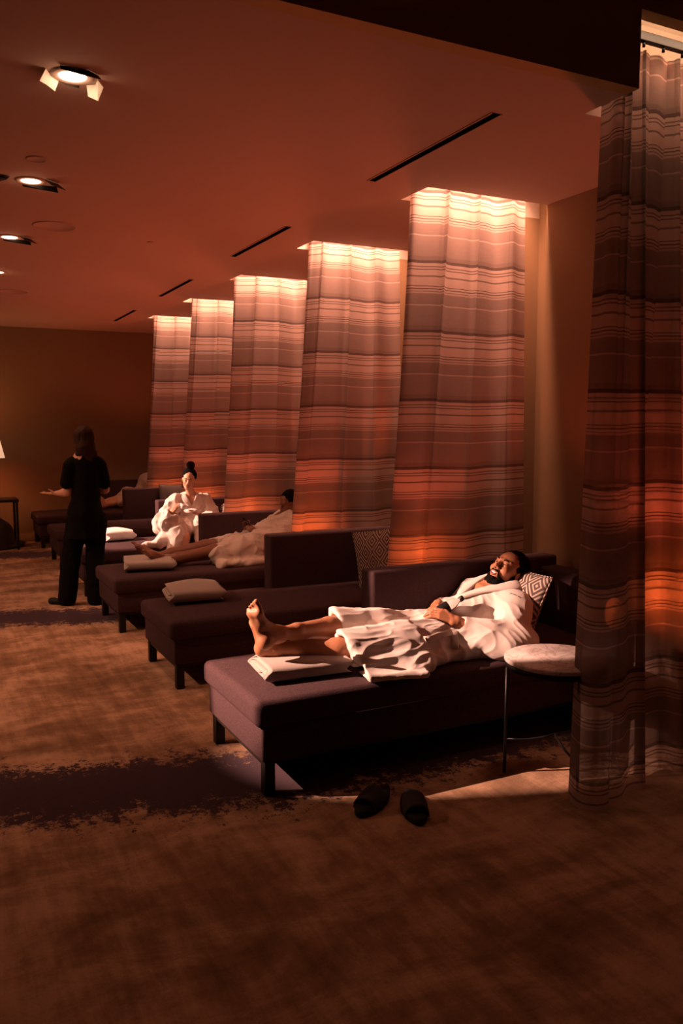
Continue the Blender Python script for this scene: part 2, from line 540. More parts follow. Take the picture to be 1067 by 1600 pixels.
# ---- signed distance sculpting + surface nets
class Sculpt:
    def __init__(s, lo, hi, h):
        s.lo = np.array(lo, float)
        s.h = h
        s.n = np.ceil((np.array(hi, float) - s.lo) / h).astype(int) + 1
        s.v = np.full(s.n, 10.0, np.float32)

    def sub(s, a, b):
        i0 = np.clip(np.floor((np.array(a) - s.lo) / s.h).astype(int), 0, s.n)
        i1 = np.clip(np.ceil((np.array(b) - s.lo) / s.h).astype(int) + 1, 0, s.n)
        g = [s.lo[i] + s.h * np.arange(i0[i], i1[i]) for i in range(3)]
        sl = tuple(slice(i0[i], i1[i]) for i in range(3))
        return sl, np.meshgrid(*g, indexing='ij')

    def merge(s, sl, d, k, op):
        o = s.v[sl]
        d = d.astype(np.float32)
        if op == 'add':
            hh = np.clip(0.5 + 0.5 * (o - d) / k, 0, 1)
            s.v[sl] = o * (1 - hh) + d * hh - k * hh * (1 - hh)
        else:                       # subtract
            hh = np.clip(0.5 - 0.5 * (o + d) / k, 0, 1)
            s.v[sl] = o * (1 - hh) + (-d) * hh + k * hh * (1 - hh)

    def cap(s, a, b, ra, rb=None, k=0.02, op='add'):
        rb = ra if rb is None else rb
        a, b = np.array(a, float), np.array(b, float)
        r_ = max(ra, rb) + k + 3 * s.h
        sl, (X, Y, Z) = s.sub(np.minimum(a, b) - r_, np.maximum(a, b) + r_)
        if X.size == 0:
            return
        ab = b - a
        L = ab @ ab + 1e-12
        t = np.clip(((X - a[0]) * ab[0] + (Y - a[1]) * ab[1] + (Z - a[2]) * ab[2]) / L, 0, 1)
        d = np.sqrt((X - a[0] - t * ab[0]) ** 2 + (Y - a[1] - t * ab[1]) ** 2 + (Z - a[2] - t * ab[2]) ** 2) - (ra + t * (rb - ra))
        s.merge(sl, d, k, op)

    def chain(s, pts, rads, k=0.02, op='add'):
        for i in range(len(pts) - 1):
            s.cap(pts[i], pts[i + 1], rads[i], rads[i + 1], k, op)

    def ell(s, c, r_, rot=None, k=0.02, op='add'):
        c = np.array(c, float)
        r_ = np.array(r_, float)
        R_ = np.eye(3) if rot is None else np.array(rot, float)   # columns = local axes
        e = np.sqrt(((R_ * r_) ** 2).sum(1)) + k + 3 * s.h
        sl, (X, Y, Z) = s.sub(c - e, c + e)
        if X.size == 0:
            return
        P = np.stack([X - c[0], Y - c[1], Z - c[2]], -1) @ R_
        k0 = np.sqrt(((P / r_) ** 2).sum(-1))
        k1 = np.sqrt(((P / r_ ** 2) ** 2).sum(-1)) + 1e-9
        s.merge(sl, k0 * (k0 - 1) / k1, k, op)

    def box(s, c, hs, rot=None, rad=0.02, k=0.02, op='add'):
        c = np.array(c, float)
        hs = np.array(hs, float)
        R_ = np.eye(3) if rot is None else np.array(rot, float)
        e = (np.abs(R_) * hs).sum(1) + k + 3 * s.h
        sl, (X, Y, Z) = s.sub(c - e, c + e)
        if X.size == 0:
            return
        P = np.abs(np.stack([X - c[0], Y - c[1], Z - c[2]], -1) @ R_) - (hs - rad)
        d = np.sqrt((np.maximum(P, 0) ** 2).sum(-1)) + np.minimum(P.max(-1), 0) - rad
        s.merge(sl, d, k, op)

    def mesh(s, name, disp=None):
        v = s.v
        ins = v < 0
        nx, ny, nz = v.shape
        c = [ins[i:nx - 1 + i, j:ny - 1 + j, l:nz - 1 + l] for i in (0, 1) for j in (0, 1) for l in (0, 1)]
        cnt = sum(x.astype(np.int8) for x in c)
        act = (cnt > 0) & (cnt < 8)
        idx = np.argwhere(act)
        num = np.full(act.shape, -1, np.int64)
        num[act] = np.arange(len(idx))
        acc = np.zeros((len(idx), 3))
        w = np.zeros(len(idx))
        for ax in range(3):
            o1, o2 = [a for a in range(3) if a != ax]
            for p in (0, 1):
                for q in (0, 1):
                    A = idx.copy()
                    A[:, o1] += p
                    A[:, o2] += q
                    B = A.copy()
                    B[:, ax] += 1
                    va = v[A[:, 0], A[:, 1], A[:, 2]]
                    vb = v[B[:, 0], B[:, 1], B[:, 2]]
                    mk = (va < 0) != (vb < 0)
                    t = np.where(mk, va / np.where(mk, va - vb, 1), 0)
                    P = A.astype(float)
                    P[:, ax] += t
                    acc += P * mk[:, None]
                    w += mk
        verts = s.lo + s.h * acc / w[:, None]
        faces = []
        for ax in range(3):
            o1, o2 = [(1, 2), (2, 0), (0, 1)][ax]
            sa = [slice(None)] * 3
            sb = [slice(None)] * 3
            sa[ax] = slice(0, -1)
            sb[ax] = slice(1, None)
            a = ins[tuple(sa)]
            b = ins[tuple(sb)]
            E_ = np.argwhere(a != b)
            E_ = E_[(E_[:, o1] > 0) & (E_[:, o2] > 0) & (E_[:, o1] < v.shape[o1] - 1) & (E_[:, o2] < v.shape[o2] - 1)]
            sg = a[tuple(E_.T)]
            qd = []
            for p, q in ((0, 0), (1, 0), (1, 1), (0, 1)):
                T = E_.copy()
                T[:, o1] -= 1 - p
                T[:, o2] -= 1 - q
                qd.append(num[tuple(T.T)])
            qd = np.stack(qd, 1)
            qd[~sg] = qd[~sg][:, ::-1]
            faces.append(qd)
        F = np.concatenate(faces)
        F = F[(F >= 0).all(1)]
        # light laplacian smoothing
        E2 = np.concatenate([F[:, [0, 1]], F[:, [1, 2]], F[:, [2, 3]], F[:, [3, 0]]])
        for _ in range(2):
            sm = np.zeros_like(verts)
            cn = np.zeros(len(verts))
            for a_, b_ in ((0, 1), (1, 0)):
                for ax in range(3):
                    sm[:, ax] += np.bincount(E2[:, a_], verts[E2[:, b_], ax], len(verts))
                cn += np.bincount(E2[:, a_], minlength=len(verts))
            verts = verts * 0.5 + 0.5 * sm / np.maximum(cn, 1)[:, None]
        if disp is not None:
            nrm = np.zeros_like(verts)
            fn = np.cross(verts[F[:, 2]] - verts[F[:, 0]], verts[F[:, 3]] - verts[F[:, 1]])
            for j in range(4):
                for ax in range(3):
                    nrm[:, ax] += np.bincount(F[:, j], fn[:, ax], len(verts))
            nrm /= np.linalg.norm(nrm, axis=1)[:, None] + 1e-12
            verts = verts + nrm * disp(verts, nrm)[:, None]
        me = bpy.data.meshes.new(name)
        me.vertices.add(len(verts))
        me.vertices.foreach_set('co', verts.astype(np.float32).ravel())
        me.loops.add(F.size)
        me.loops.foreach_set('vertex_index', F.astype(np.int32).ravel())
        me.polygons.add(len(F))
        me.polygons.foreach_set('loop_start', np.arange(0, F.size, 4, dtype=np.int32))
        me.polygons.foreach_set('loop_total', np.full(len(F), 4, dtype=np.int32))
        me.update(calc_edges=True)
        me.validate()
        return me


def sculpt_obj(name, sc, mat, parent=None, disp=None):
    me = sc.mesh(name, disp)
    o = mesh_obj(name, me, mat, None, smooth=True)
    if parent is not None:
        o.parent = parent
        o.matrix_parent_inverse = parent.matrix_world.inverted()
        o.matrix_parent_inverse = Matrix.Translation(-parent.location)
    return o


# ------------------------------------------------------------------ setting
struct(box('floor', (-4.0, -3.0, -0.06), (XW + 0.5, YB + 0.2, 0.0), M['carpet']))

bm = bmesh.new()
TOP = 3.62
add_box(bm, (-4.0, Y0, HC), (XS, YB + 0.2, TOP))
prev = None
for k in range(6):
    a = SLOT[k] + SW
    b = SLOT[k + 1] if k < 5 else YB + 0.2
    add_box(bm, (XS, a, HC), (XW + 0.5, b, TOP))
struct(bm_obj('ceiling', bm, M['ceiling']))
# lid over the slots (white painted recess)
struct(box('ceiling_slot_lid', (XS - 0.1, Y0 - 0.0, 3.56), (XW + 0.5, YB, TOP + 0.05), M['slot_paint'])).name = 'trim_1'
# higher ceiling over the camera and the dark fascia stepping down to the lounge
struct(box('ceiling_front', (-4.0, -3.0, 4.05), (XW + 0.5, Y0 + 0.05, 4.15), M['fascia'])).name = 'ceiling.001'
bm = bmesh.new()
add_box(bm, (-4.0, Y0 - 0.012, HC - 0.002), (XS, Y0 + 0.06, 4.1))
add_box(bm, (XS, Y0 - 0.012, 3.425), (XW + 0.5, Y0 + 0.06, 4.1))
struct(bm_obj('trim_2', bm, M['fascia']))

# window wall with shallow niches where the slots meet it
bm = bmesh.new()
add_box(bm, (XW, -3.0, 0), (XW + 0.5, Y0 - 0.0, 4.1))
for k in range(6):
    a = SLOT[k] + SW
    b = SLOT[k + 1] if k < 5 else YB + 0.2
    add_box(bm, (XW, a, 0), (XW + 0.5, b, HC))
add_box(bm, (XW + 0.20, Y0 - 0.0, 0), (XW + 0.5, YB, 3.56))
struct(bm_obj('wall_right', bm, M['wall']))
struct(box('wall_back', (-4.0, YB, 0), (XW + 0.5, YB + 0.2, HC), M['wall_back']))
struct(box('wall_left', (-4.2, -3.0, 0), (-4.0, YB + 0.2, 4.1), M['wall']))
struct(box('wall_front', (-4.2, -3.2, 0), (XW + 0.5, -3.0, 4.1), M['wall']))
struct(box('baseboard_back', (-4.0, YB - 0.02, 0), (XW, YB, 0.12), M['baseboard'], bevel=0.004))
bm = bmesh.new()
add_box(bm, (XW - 0.016, -3.0, 0), (XW, Y0, 0.12), 0.004)
for k in range(6):
    a = SLOT[k] + SW
    b = SLOT[k + 1] if k < 5 else YB - 0.02
    add_box(bm, (XW - 0.016, a, 0), (XW, b, 0.12), 0.004)
struct(bm_obj('baseboard_right', bm, M['baseboard']))

# ------------------------------------------------------------------ linear air diffusers, downlights, ceiling discs
DIFF = ['long black linear air slot in the ceiling nearest the camera', 'second black linear air slot from the camera in the ceiling',
        'third black linear air slot from the camera in the ceiling', 'farthest short black linear air slot before the back wall']
for k in range(4):
    y = 3.209 + k * 2.4187
    bm = bmesh.new()
    xx = 2.419 + k * 0.01
    add_box(bm, (xx - 0.022, y, HC - 0.004), (xx + 0.022, y + 1.17, HC + 0.02), 0.002)
    e = empty('air_diffuser', (0, 0, 0), DIFF[k], 'air vent', 'linear air slots in the ceiling')
    bm_obj('slot', bm, M['black_void'], e)
    bm = bmesh.new()
    for sx in (-1, 1):
        add_box(bm, (xx + sx * 0.026 - 0.004, y - 0.006, HC - 0.005), (xx + sx * 0.026 + 0.004, y + 1.176, HC + 0.01))
    bm_obj('frame', bm, M['ceiling'], e)


def flap(name, pts, mat, parent):
    """a bent sheet of foil, with a little thickness"""
    bm = bmesh.new()
    vs = [bm.verts.new(p) for p in pts]
    for i in range(0, len(vs) - 2, 2):
        bm.faces.new((vs[i], vs[i + 1], vs[i + 3], vs[i + 2]))
    o = bm_obj(name, bm, mat, parent)
    sd = o.modifiers.new('thickness', 'SOLIDIFY')
    sd.thickness = 0.003
    return o


DLAB = ['ceiling downlight nearest the camera, ringed by crumpled white foil flaps', 'second ceiling downlight with two black foil flaps',
        'third ceiling downlight at the left edge with one black flap', 'fourth ceiling downlight, half cut by the left picture edge',
        'downlight beyond the left picture edge']
for k, (x, y) in enumerate(DL[:4]):
    e = empty('downlight', (x, y, HC), DLAB[k], 'ceiling light', 'ceiling downlights')
    lathe('trim_ring', [(0.055, -0.001), (0.058, -0.006), (0.085, -0.006), (0.088, 0.0)], M['ceiling'], e)
    lathe('lens', [(0.0, -0.004), (0.053, -0.004), (0.056, -0.001)], M['lamp_glow'], e)
    if k == 0:
        flap('foil_flap', [(-.135, -.035, -.002), (-.165, -.02, -.060), (-.105, .030, -.002), (-.125, .05, -.045), (-.055, .085, -.002), (-.075, .095, -.055)], M['foil'], e)
        flap('foil_flap', [(.125, -.01, -.002), (.155, .00, -.030), (.125, .060, -.002), (.140, .075, -.075), (.085, .085, -.002), (.095, .105, -.050)], M['foil'], e)
        flap('foil_flap', [(-.075, -.105, -.002), (-.075, -.11, -.020), (.06, -.105, -.002), (.07, -.115, -.034), (.115, -.065, -.002), (.13, -.07, -.02)], M['black_metal'], e)
        flap('foil_flap', [(-.02, .105, -.002), (-.02, .11, -.012), (.05, .105, -.002), (.05, .11, -.015)], M['black_metal'], e)
        for ch in e.children:
            if ch.name.startswith('foil_flap'):
                ch.scale = (0.80, 0.80, 0.80)
        light('downlight_spill', 'POINT', (x, y, HC - 0.05), 0.5, (1.0, 0.55, 0.32), shadow_soft_size=0.04)
    else:
        flap('foil_flap', [(-.13, .02, -.004), (-.21, .03, -.03), (-.12, -.05, -.004), (-.20, -.05, -.03)], M['black_metal'], e)
        if k < 3:
            flap('foil_flap', [(-.04, .09, -.003), (-.03, .10, -.012), (.15, .05, -.003), (.16, .06, -.035)], M['black_metal'], e)
            flap('foil_flap', [(.07, -.07, -.004), (.10, -.10, -.035), (.15, -.01, -.004), (.19, -.02, -.035)], M['black_metal'], e)
        light('downlight_spill', 'POINT', (x, y, HC - 0.045), 0.25, (1.0, 0.55, 0.32), shadow_soft_size=0.04)

# downlights of the rows outside the frame that throw the two bright beams; unseen black flaps are added to trim the first beam
for x, y, lab in ((-2.6, 5.2, 'downlight left of the picture, with added beam flaps, that lights the reclining man'), (-1.4, 10.0, 'downlight left of the picture that lights the seated woman')):
    e = empty('downlight', (x, y, HC), lab, 'ceiling light', 'ceiling downlights')
    lathe('trim_ring', [(0.055, -0.001), (0.058, -0.006), (0.085, -0.006), (0.088, 0.0)], M['ceiling'], e)
    if y < 6:
        flap('added_beam_flap', [(-0.063, 0.0004, -0.216), (-0.181, -0.330, -0.216), (0.643, -0.2534, -0.216), (0.525, -0.583, -0.216)], M['black_metal'], e)
        flap('added_beam_flap', [(0.10, -0.038, -0.216), (0.13, 0.20, -0.216), (0.55, -0.110, -0.216), (0.58, 0.13, -0.216)], M['black_metal'], e)
        tube('beam_flap_bracket', [(0.0, -0.20, -0.212), (0.0, -0.12, -0.10), (0.0, -0.07, 0.0)], 0.004, M['black_metal'], e, 6)

for x, y, r_, lab, nm in ((0.632, 4.822, 0.055, 'small round ceiling sensor cover behind the nearest downlight', 'ceiling_sensor'),
                          (0.935, 6.346, 0.15, 'large round flush ceiling speaker beyond the second downlight', 'ceiling_speaker'),
                          (0.963, 9.56, 0.16, 'far round flush ceiling speaker above the attendant', 'ceiling_speaker'),
                          (1.673, 6.56, 0.025, 'tiny sprinkler cover in the middle of the ceiling', 'sprinkler')):
    o = lathe(nm, [(0.0, -0.004), (r_ - 0.012, -0.004), (r_ - 0.010, -0.008), (r_, -0.006), (r_ + 0.001, 0.002)], M['ceiling'], loc=(x, y, HC))
    tag(o, lab, 'ceiling fitting')


# ------------------------------------------------------------------ curtains
def smooth_path(pts, n):
    """Catmull-Rom through 2D points resampled to n by arc length"""
    P = np.array(pts, float)
    P = np.vstack([2 * P[0] - P[1], P, 2 * P[-1] - P[-2]])
    out = []
    for i in range(1, len(P) - 2):
        for t in np.linspace(0, 1, 30, endpoint=False):
            a, b, c, d = P[i - 1:i + 3]
            out.append(0.5 * ((2 * b) + (-a + c) * t + (2 * a - 5 * b + 4 * c - d) * t * t + (-a + 3 * b - 3 * c + d) * t ** 3))
    out.append(P[-2])
    out = np.array(out)
    L = np.r_[0, np.cumsum(np.linalg.norm(np.diff(out, axis=0), axis=1))]
    s = np.linspace(0, L[-1], n)
    return np.stack([np.interp(s, L, out[:, 0]), np.interp(s, L, out[:, 1])], 1), L[-1]


def curtain(idx, top, bot, ztop, zbot, pleats, amp, seed, label):
    nu, nv = 260, 90
    T, L = smooth_path(top, nu)
    B, _ = smooth_path(bot, nu)
    rs = np.random.default_rng(seed)
    ph = rs.random() * 6
    jit = np.cumsum(rs.random(nu) * 0.5 + 0.75)
    jit = jit / jit[-1]
    tang = np.gradient(T, axis=0)
    tang /= np.linalg.norm(tang, axis=1)[:, None]
    nor = np.stack([-tang[:, 1], tang[:, 0]], 1)
    wv = np.sin(2 * PI * pleats * jit + ph) + 0.45 * np.sin(2 * PI * pleats * 2.3 * jit + 2 * ph) + 0.25 * np.sin(2 * PI * pleats * 0.53 * jit + 1.0)
    wv2 = np.sin(2 * PI * pleats * 0.8 * jit + ph + 0.8) + 0.4 * np.sin(2 * PI * pleats * 1.7 * jit)
    verts = []
    uvs = []
    for j in range(nv + 1):
        t = j / nv
        z = ztop + (zbot - ztop) * t
        g = t ** 1.1
        base = T * (1 - g) + B * g
        w = wv * (1 - t) + wv2 * t
        a = amp * (1.0 + 0.35 * t)
        xy = base + nor * (w * a)[:, None]
        tt = tang * (np.sin(2 * PI * pleats * jit + ph + 0.9) * 0.040 * (1 - 0.25 * t))[:, None]
        xy = xy + tt
        sag = 0.004 * np.sin(2 * PI * 2 * jit + idx)
        for i in range(nu):
            verts.append((xy[i, 0], max(xy[i, 1], 0), z + (sag[i] * 0.4 if 0 < j < nv else 0)))
            uvs.append((jit[i] * L * 1.6, (z - sag[i]) if True else 0))
    faces = []
    for j in range(nv):
        for i in range(nu - 1):
            a_ = j * nu + i
            faces.append((a_, a_ + 1, a_ + nu + 1, a_ + nu))
    me = bpy.data.meshes.new('curtain_panel')
    me.from_pydata(verts, [], faces)
    uvl = me.uv_layers.new(name='UVMap')
    li = np.zeros(len(me.loops), dtype=np.int32)
    me.loops.foreach_get('vertex_index', li)
    uvl.data.foreach_set('uv', np.array(uvs, np.float32)[li].ravel())
    e = empty('curtain', (3.2, SLOT[idx] + 0.17, 0.0), label, 'curtain', 'sheer striped curtains between the chaises')
    o = mesh_obj('sheer_panel', me, M['curtain'], None, smooth=True)
    o.parent = e
    o.matrix_parent_inverse = Matrix.Translation(-e.location)
    bm = bmesh.new()
    add_box(bm, (XS + 0.02, SLOT[idx] + 0.15, ztop + 0.005), (XW + 0.15, SLOT[idx] + 0.18, ztop + 0.045), 0.003)
    tr = bm_obj('track', bm, M['black_metal'])
    tr.parent = e
    tr.matrix_parent_inverse = Matrix.Translation(-e.location)
    if idx == 0:
        for x in np.linspace(XS + 0.08, XW - 0.1, 7):
            gl = tube('glider', [(x, SLOT[idx] + 0.165, ztop - 0.016), (x, SLOT[idx] + 0.165, ztop + 0.008)], 0.007, M['black_metal'], None, 8)
            gl.parent = e
            gl.matrix_parent_inverse = Matrix.Translation(-e.location)
    return e


CL = ['tall striped sheer curtain nearest the camera, cut by the right picture edge', 'striped sheer curtain directly behind the reclining man in the white robe',
      'striped sheer curtain behind the empty chaise with the propped diamond cushion', 'striped sheer curtain partly hiding the robed guest holding a phone',
      'striped sheer curtain just right of the seated woman with the cup', 'farthest striped sheer curtain, next to the back wall']
ys = SLOT[0]
curtain(0, [(3.30, ys + .24), (3.05, ys + .23), (2.90, ys + .16), (2.80, ys + .14), (2.86, ys + .25), (3.15, ys + .26), (3.5, ys + .25)],
        [(3.30, ys + .06), (3.02, ys + .06), (2.74, ys - .10), (2.54, ys + .00), (2.62, ys + .12), (3.0, ys + .15), (3.5, ys + .12)], 3.395, 0.008, 6.2, 0.026, 3, CL[0])
for k in range(1, 6):
    ys = SLOT[k]
    curtain(k, [(3.63, ys + .15), (3.3, ys + .15), (3.0, ys + .16), (2.865, ys + .19), (2.875, ys + .245), (3.0, ys + .27), (3.25, ys + .27)],
            [(3.69 - .02, ys + .12), (3.3, ys + .12), (2.85, ys + .13), (2.62, ys + .16), (2.63, ys + .24), (2.9, ys + .29), (3.25, ys + .28)], 3.395, 0.01, 5.3, 0.027, 20 + k, CL[k])
LEDL = ['glowing strip light in the open ceiling slot nearest the camera', 'glowing strip light in the slot above the curtain behind the reclining man',
        'glowing strip light in the third ceiling slot from the camera', 'glowing strip light in the fourth ceiling slot from the camera',
        'glowing strip light in the ceiling slot above the seated woman', 'glowing strip light in the farthest ceiling slot']
for k in range(6):
    o = box('strip_light', (XS + 0.04, SLOT[k] + 0.045, 3.462), (XW - 0.05, SLOT[k] + 0.075, 3.475), M['led_glow'], bevel=0.003)
    tag(o, LEDL[k], 'light', 'strip lights in the ceiling slots')


# ------------------------------------------------------------------ chaises
def make_chaise(label):
    e = empty('chaise_longue', (0, 0, 0), label, 'chaise longue', 'plum chaises along the window wall')
    up_ = M['upholstery']
    L, Wd = 2.29, 0.80
    o = box('base', (0.01, 0.01, 0.165), (L, Wd - 0.01, 0.335), up_, e, bevel=0.012)
    # cushion: soft rounded slab with a crown
    bm = bmesh.new()
    add_box(bm, (-0.02, -0.012, 0.328), (L - 0.14, Wd - 0.0, 0.455), 0.035, 5)
    bmesh.ops.subdivide_edges(bm, edges=[ed for ed in bm.edges if ed.calc_length() > 0.3], cuts=14, use_grid_fill=True)
    for v in bm.verts:
        if v.co.z > 0.45:
            u = (v.co.x + .02) / (L - .12)
            w = v.co.y / Wd
            v.co.z += 0.016 * (max(0, 1 - (2 * u - 1) ** 4)) * max(0, (1 - (2 * w - 1) ** 4)) + 0.002 * math.sin(9 * u + 5 * w)
    bm_obj('seat_cushion', bm, up_, e, smooth=True)
    box('armrest', (0.94, 0.655, 0.165), (L, 0.80, 0.872), up_, e, bevel=0.018, seg=3)
    box('backrest', (L - 0.145, 0.0, 0.165), (L + 0.0, 0.665, 0.812), up_, e, bevel=0.025, seg=3)
    for x, y in ((0.025, 0.02), (0.025, Wd - 0.075), (L - 0.08, 0.02), (L - 0.08, Wd - 0.075)):
        box('leg', (x, y, 0.0), (x + 0.052, y + 0.055, 0.17), M['dark_wood'], e, bevel=0.004)
    bm = bmesh.new()
    add_box(bm, (0.03, 0.06, 0.135), (0.065, Wd - 0.06, 0.166), 0.002)
    add_box(bm, (0.07, 0.03, 0.145), (L - 0.08, 0.06, 0.166), 0.002)
    bm_obj('frame_rail', bm, M['dark_wood'], e)
    return e


CH = [(1.315, 3.41), (1.385, 5.12), (1.375, 6.78), (1.38, 8.41), (1.42, 10.28), (1.43, 12.08)]
CHL = ['dark plum chaise longue nearest the camera with the reclining man on it', 'dark plum chaise longue with a folded towel and a propped diamond cushion, nobody on it',
       'dark plum chaise longue bearing the robed guest with the phone', 'dark plum chaise longue the woman with the cup sits on',
       'dark plum chaise longue between the seated woman and the farthest chaise', 'farthest dark plum chaise longue against the back wall']
ch0 = make_chaise(CHL[0])
for k, (x, y) in enumerate(CH):
    c = ch0 if k == 0 else copy_tree(ch0)
    c.location = (x, y, 0)
    c['label'] = CHL[k]


# ------------------------------------------------------------------ cushions
def pillow(size, thick, mat, loc, rot, label, group='scatter cushions on the chaises'):
    n_ = 34
    bm = bmesh.new()
    sides = []
    for s in (1, -1):
        grid = []
        for i in range(n_ + 1):
            row = []
            for j in range(n_ + 1):
                u, v = 2 * i / n_ - 1, 2 * j / n_ - 1
                th = thick * 0.5 * (max(0, 1 - abs(u) ** 2.6) * max(0, 1 - abs(v) ** 2.6)) ** 0.55
                pin = 1 - 0.06 * (1 - (u * v) ** 2) * (1 if True else 0)
                px = u * size / 2 * (1 - 0.07 * (1 - v * v)) if False else u * size / 2 * (0.93 + 0.07 * v * v)
                pz = v * size / 2 * (0.93 + 0.07 * u * u)
                wr = 0.006 * math.sin(7 * u + 3 * v + s) * (1 - u * u) * (1 - v * v)
                row.append(bm.verts.new((px, s * th + wr, pz)))
            grid.append(row)
        sides.append(grid)
        for i in range(n_):
            for j in range(n_):
                bm.faces.new((grid[i][j], grid[i + 1][j], grid[i + 1][j + 1], grid[i][j + 1]))
    bmesh.ops.remove_doubles(bm, verts=bm.verts, dist=0.0008)
    o = bm_obj('cushion', bm, mat, None, loc, True)
    o.rotation_euler = rot
    tag(o, label, 'cushion', group)
    pts = [(-size / 2, 0, -size / 2), (size / 2, 0, -size / 2), (size / 2, 0, size / 2), (-size / 2, 0, size / 2)]
    loop = []
    for a, b in zip(pts, pts[1:] + pts[:1]):
        for t in np.linspace(0, 1, 12, endpoint=False):
            p = Vector(a).lerp(Vector(b), t)
            u, v = p.x / size * 2, p.z / size * 2
            loop.append((u * size / 2 * (0.93 + 0.07 * v * v), 0, v * size / 2 * (0.93 + 0.07 * u * u)))
    loop.append(loop[0])
    tube('piping', loop, 0.004, mat, o, 6)
    return o


pillow(0.52, 0.17, M['diamond'], (3.07, 5.33, 0.68), (R(-8), R(-12), R(-56)), 'large diamond patterned cushion leaning in the corner of the empty chaise')
pillow(0.48, 0.15, M['diamond'], (2.985, 3.75, 0.655), (R(-20), R(4), R(-90)), 'diamond patterned cushion squashed behind the reclining man')
pillow(0.46, 0.15, M['diamond'], (3.22, 8.88, 0.71), (R(-30), R(-28), R(-30)), 'diamond patterned cushion on the seated woman\'s chaise, tipped over')
pillow(0.46, 0.15, M['grey_pillow'], (3.0, 10.75, 0.70), (R(-15), R(0), R(-20)), 'plain grey cushion behind the seated woman\'s shoulder')


# ------------------------------------------------------------------ folded towels
def towel(cx, cy, rz, L, Wd, H, mat, label, z0=0.47, seed=1, lift=0.0):
    """several folded layers of one towel: a spiral strip seen end-on, extruded along X"""
    rs = np.random.default_rng(seed)
    prof = []
    hh = H / 7.2
    turns = 3.1
    for i in range(170):
        a = -0.65 * PI + 2 * PI * turns * i / 169
        sh = hh * 1.04 * (turns * i / 169)
        ry, rz_ = Wd / 2 - hh * .5 - sh * .9, H / 2 - hh * .5 - sh
        if rz_ < hh * 0.25:
            rz_ = hh * 0.25
        ca, sa = math.cos(a), math.sin(a)
        y = -ry * math.copysign(abs(ca) ** .42, ca)
        z = H / 2 + rz_ * math.copysign(abs(sa) ** .6, sa)
        prof.append((y, z))
    P = np.array(prof)
    tg = np.gradient(P, axis=0)
    tg /= np.linalg.norm(tg, axis=1)[:, None] + 1e-9
    nr = np.stack([-tg[:, 1], tg[:, 0]], 1)
    th = hh * 0.33
    ring = np.vstack([P + nr * th, (P - nr * th)[::-1]])
    nx = 40
    bm = bmesh.new()
    rings = []
    for i in range(nx + 1):
        t = i / nx
        x = -L / 2 + L * t
        rr = []
        for q, (y, z) in enumerate(ring):
            pp = np.array([[x * 7 + seed, y * 7, z * 9]])
            w = (fbm(pp, 2)[0] - .5)
            endr = max(0, abs(2 * t - 1) - 0.86) / 0.14
            zc = z + w * 0.014 + lift * (z / H) * math.sin(PI * t) * (0.6 + y / Wd)
            xx = x + 0.020 * math.sin(9 * z / H + seed) * (abs(2 * t - 1)) ** 6 + (rs.random() - .5) * 0.0015
            rr.append(bm.verts.new((xx, y + w * 0.012, max(zc, 0.001))))
        rings.append(rr)
    n_ = len(ring)
    for a, b in zip(rings, rings[1:]):
        for j in range(n_):
            bm.faces.new((a[j], a[(j + 1) % n_], b[(j + 1) % n_], b[j]))
    for rr in (rings[0], rings[-1]):
        h_ = n_ // 2
        for j in range(h_ - 1):
            bm.faces.new((rr[j], rr[j + 1], rr[n_ - 2 - j], rr[n_ - 1 - j]))
    o = bm_obj('folded_towel', bm, mat, None, (cx, cy, z0), True)
    o.rotation_euler = (0, 0, rz)
    tag(o, label, 'towel', 'folded bath towels on the chaises')
    return o


towel(1.655, 3.735, R(-6), 0.42, 0.34, 0.095, M['towel'], 'folded beige towel under the reclining man\'s heels', seed=1, z0=0.462)
towel(1.70, 5.70, R(-8), 0.36, 0.42, 0.115, M['towel'], 'folded beige towel on the foot of the empty chaise', seed=2, lift=0.02, z0=0.464)
towel(1.74, 7.12, R(-12), 0.40, 0.44, 0.11, M['towel'], 'folded dim towel beside the phone user\'s feet', seed=3, z0=0.464)
towel(1.86, 9.04, R(10), 0.30, 0.30, 0.13, M['white_towel'], 'bright white folded towel on the seated woman\'s chaise, right of the standing attendant', seed=4, lift=0.03, z0=0.464)


# ------------------------------------------------------------------ side tables and salt lamps behind the curtains
def make_table(loc, label, ang=0.0, H=0.60, rad=0.245):
    e = empty('side_table', loc, label, 'side table', 'round marble topped side tables', rz=ang)
    lathe('table_top', [(0, H - 0.022), (rad - 0.006, H - 0.022), (rad, H - 0.016), (rad, H - 0.004), (rad - 0.005, H), (0, H)], M['marble'], e, 64)
    lathe('apron_ring', [(rad - 0.012, H - 0.048), (rad - 0.006, H - 0.048), (rad - 0.006, H - 0.022), (rad - 0.012, H - 0.022), (rad - 0.012, H - 0.048)], M['black_metal'], e, 64)
    lp = []
    for k in range(3):
        a = 2 * PI * k / 3
        ca, sa = math.cos(a), math.sin(a)
        tube('leg', [(ca * (rad - .015), sa * (rad - .015), H - 0.03), (ca * (rad - .010), sa * (rad - .010), 0.0)], 0.008, M['black_metal'], e, 8)
    bm = bmesh.new()
    for k in range(3):
        a = 2 * PI * k / 3
        ca, sa = math.cos(a), math.sin(a)
        pts = [(ca * (rad - .012) * t, sa * (rad - .012) * t, 0.17 + 0.05 * (1 - t) ** 2) for t in (1, .75, .5, .25, 0)]
        add_tube(bm, pts, 0.006, 6)
    bm_obj('brace', bm, M['black_metal'], e, smooth=True)
    return e


make_table((2.655, 2.985, 0), 'round marble topped side table between the reclining man and the nearest curtain', R(15))


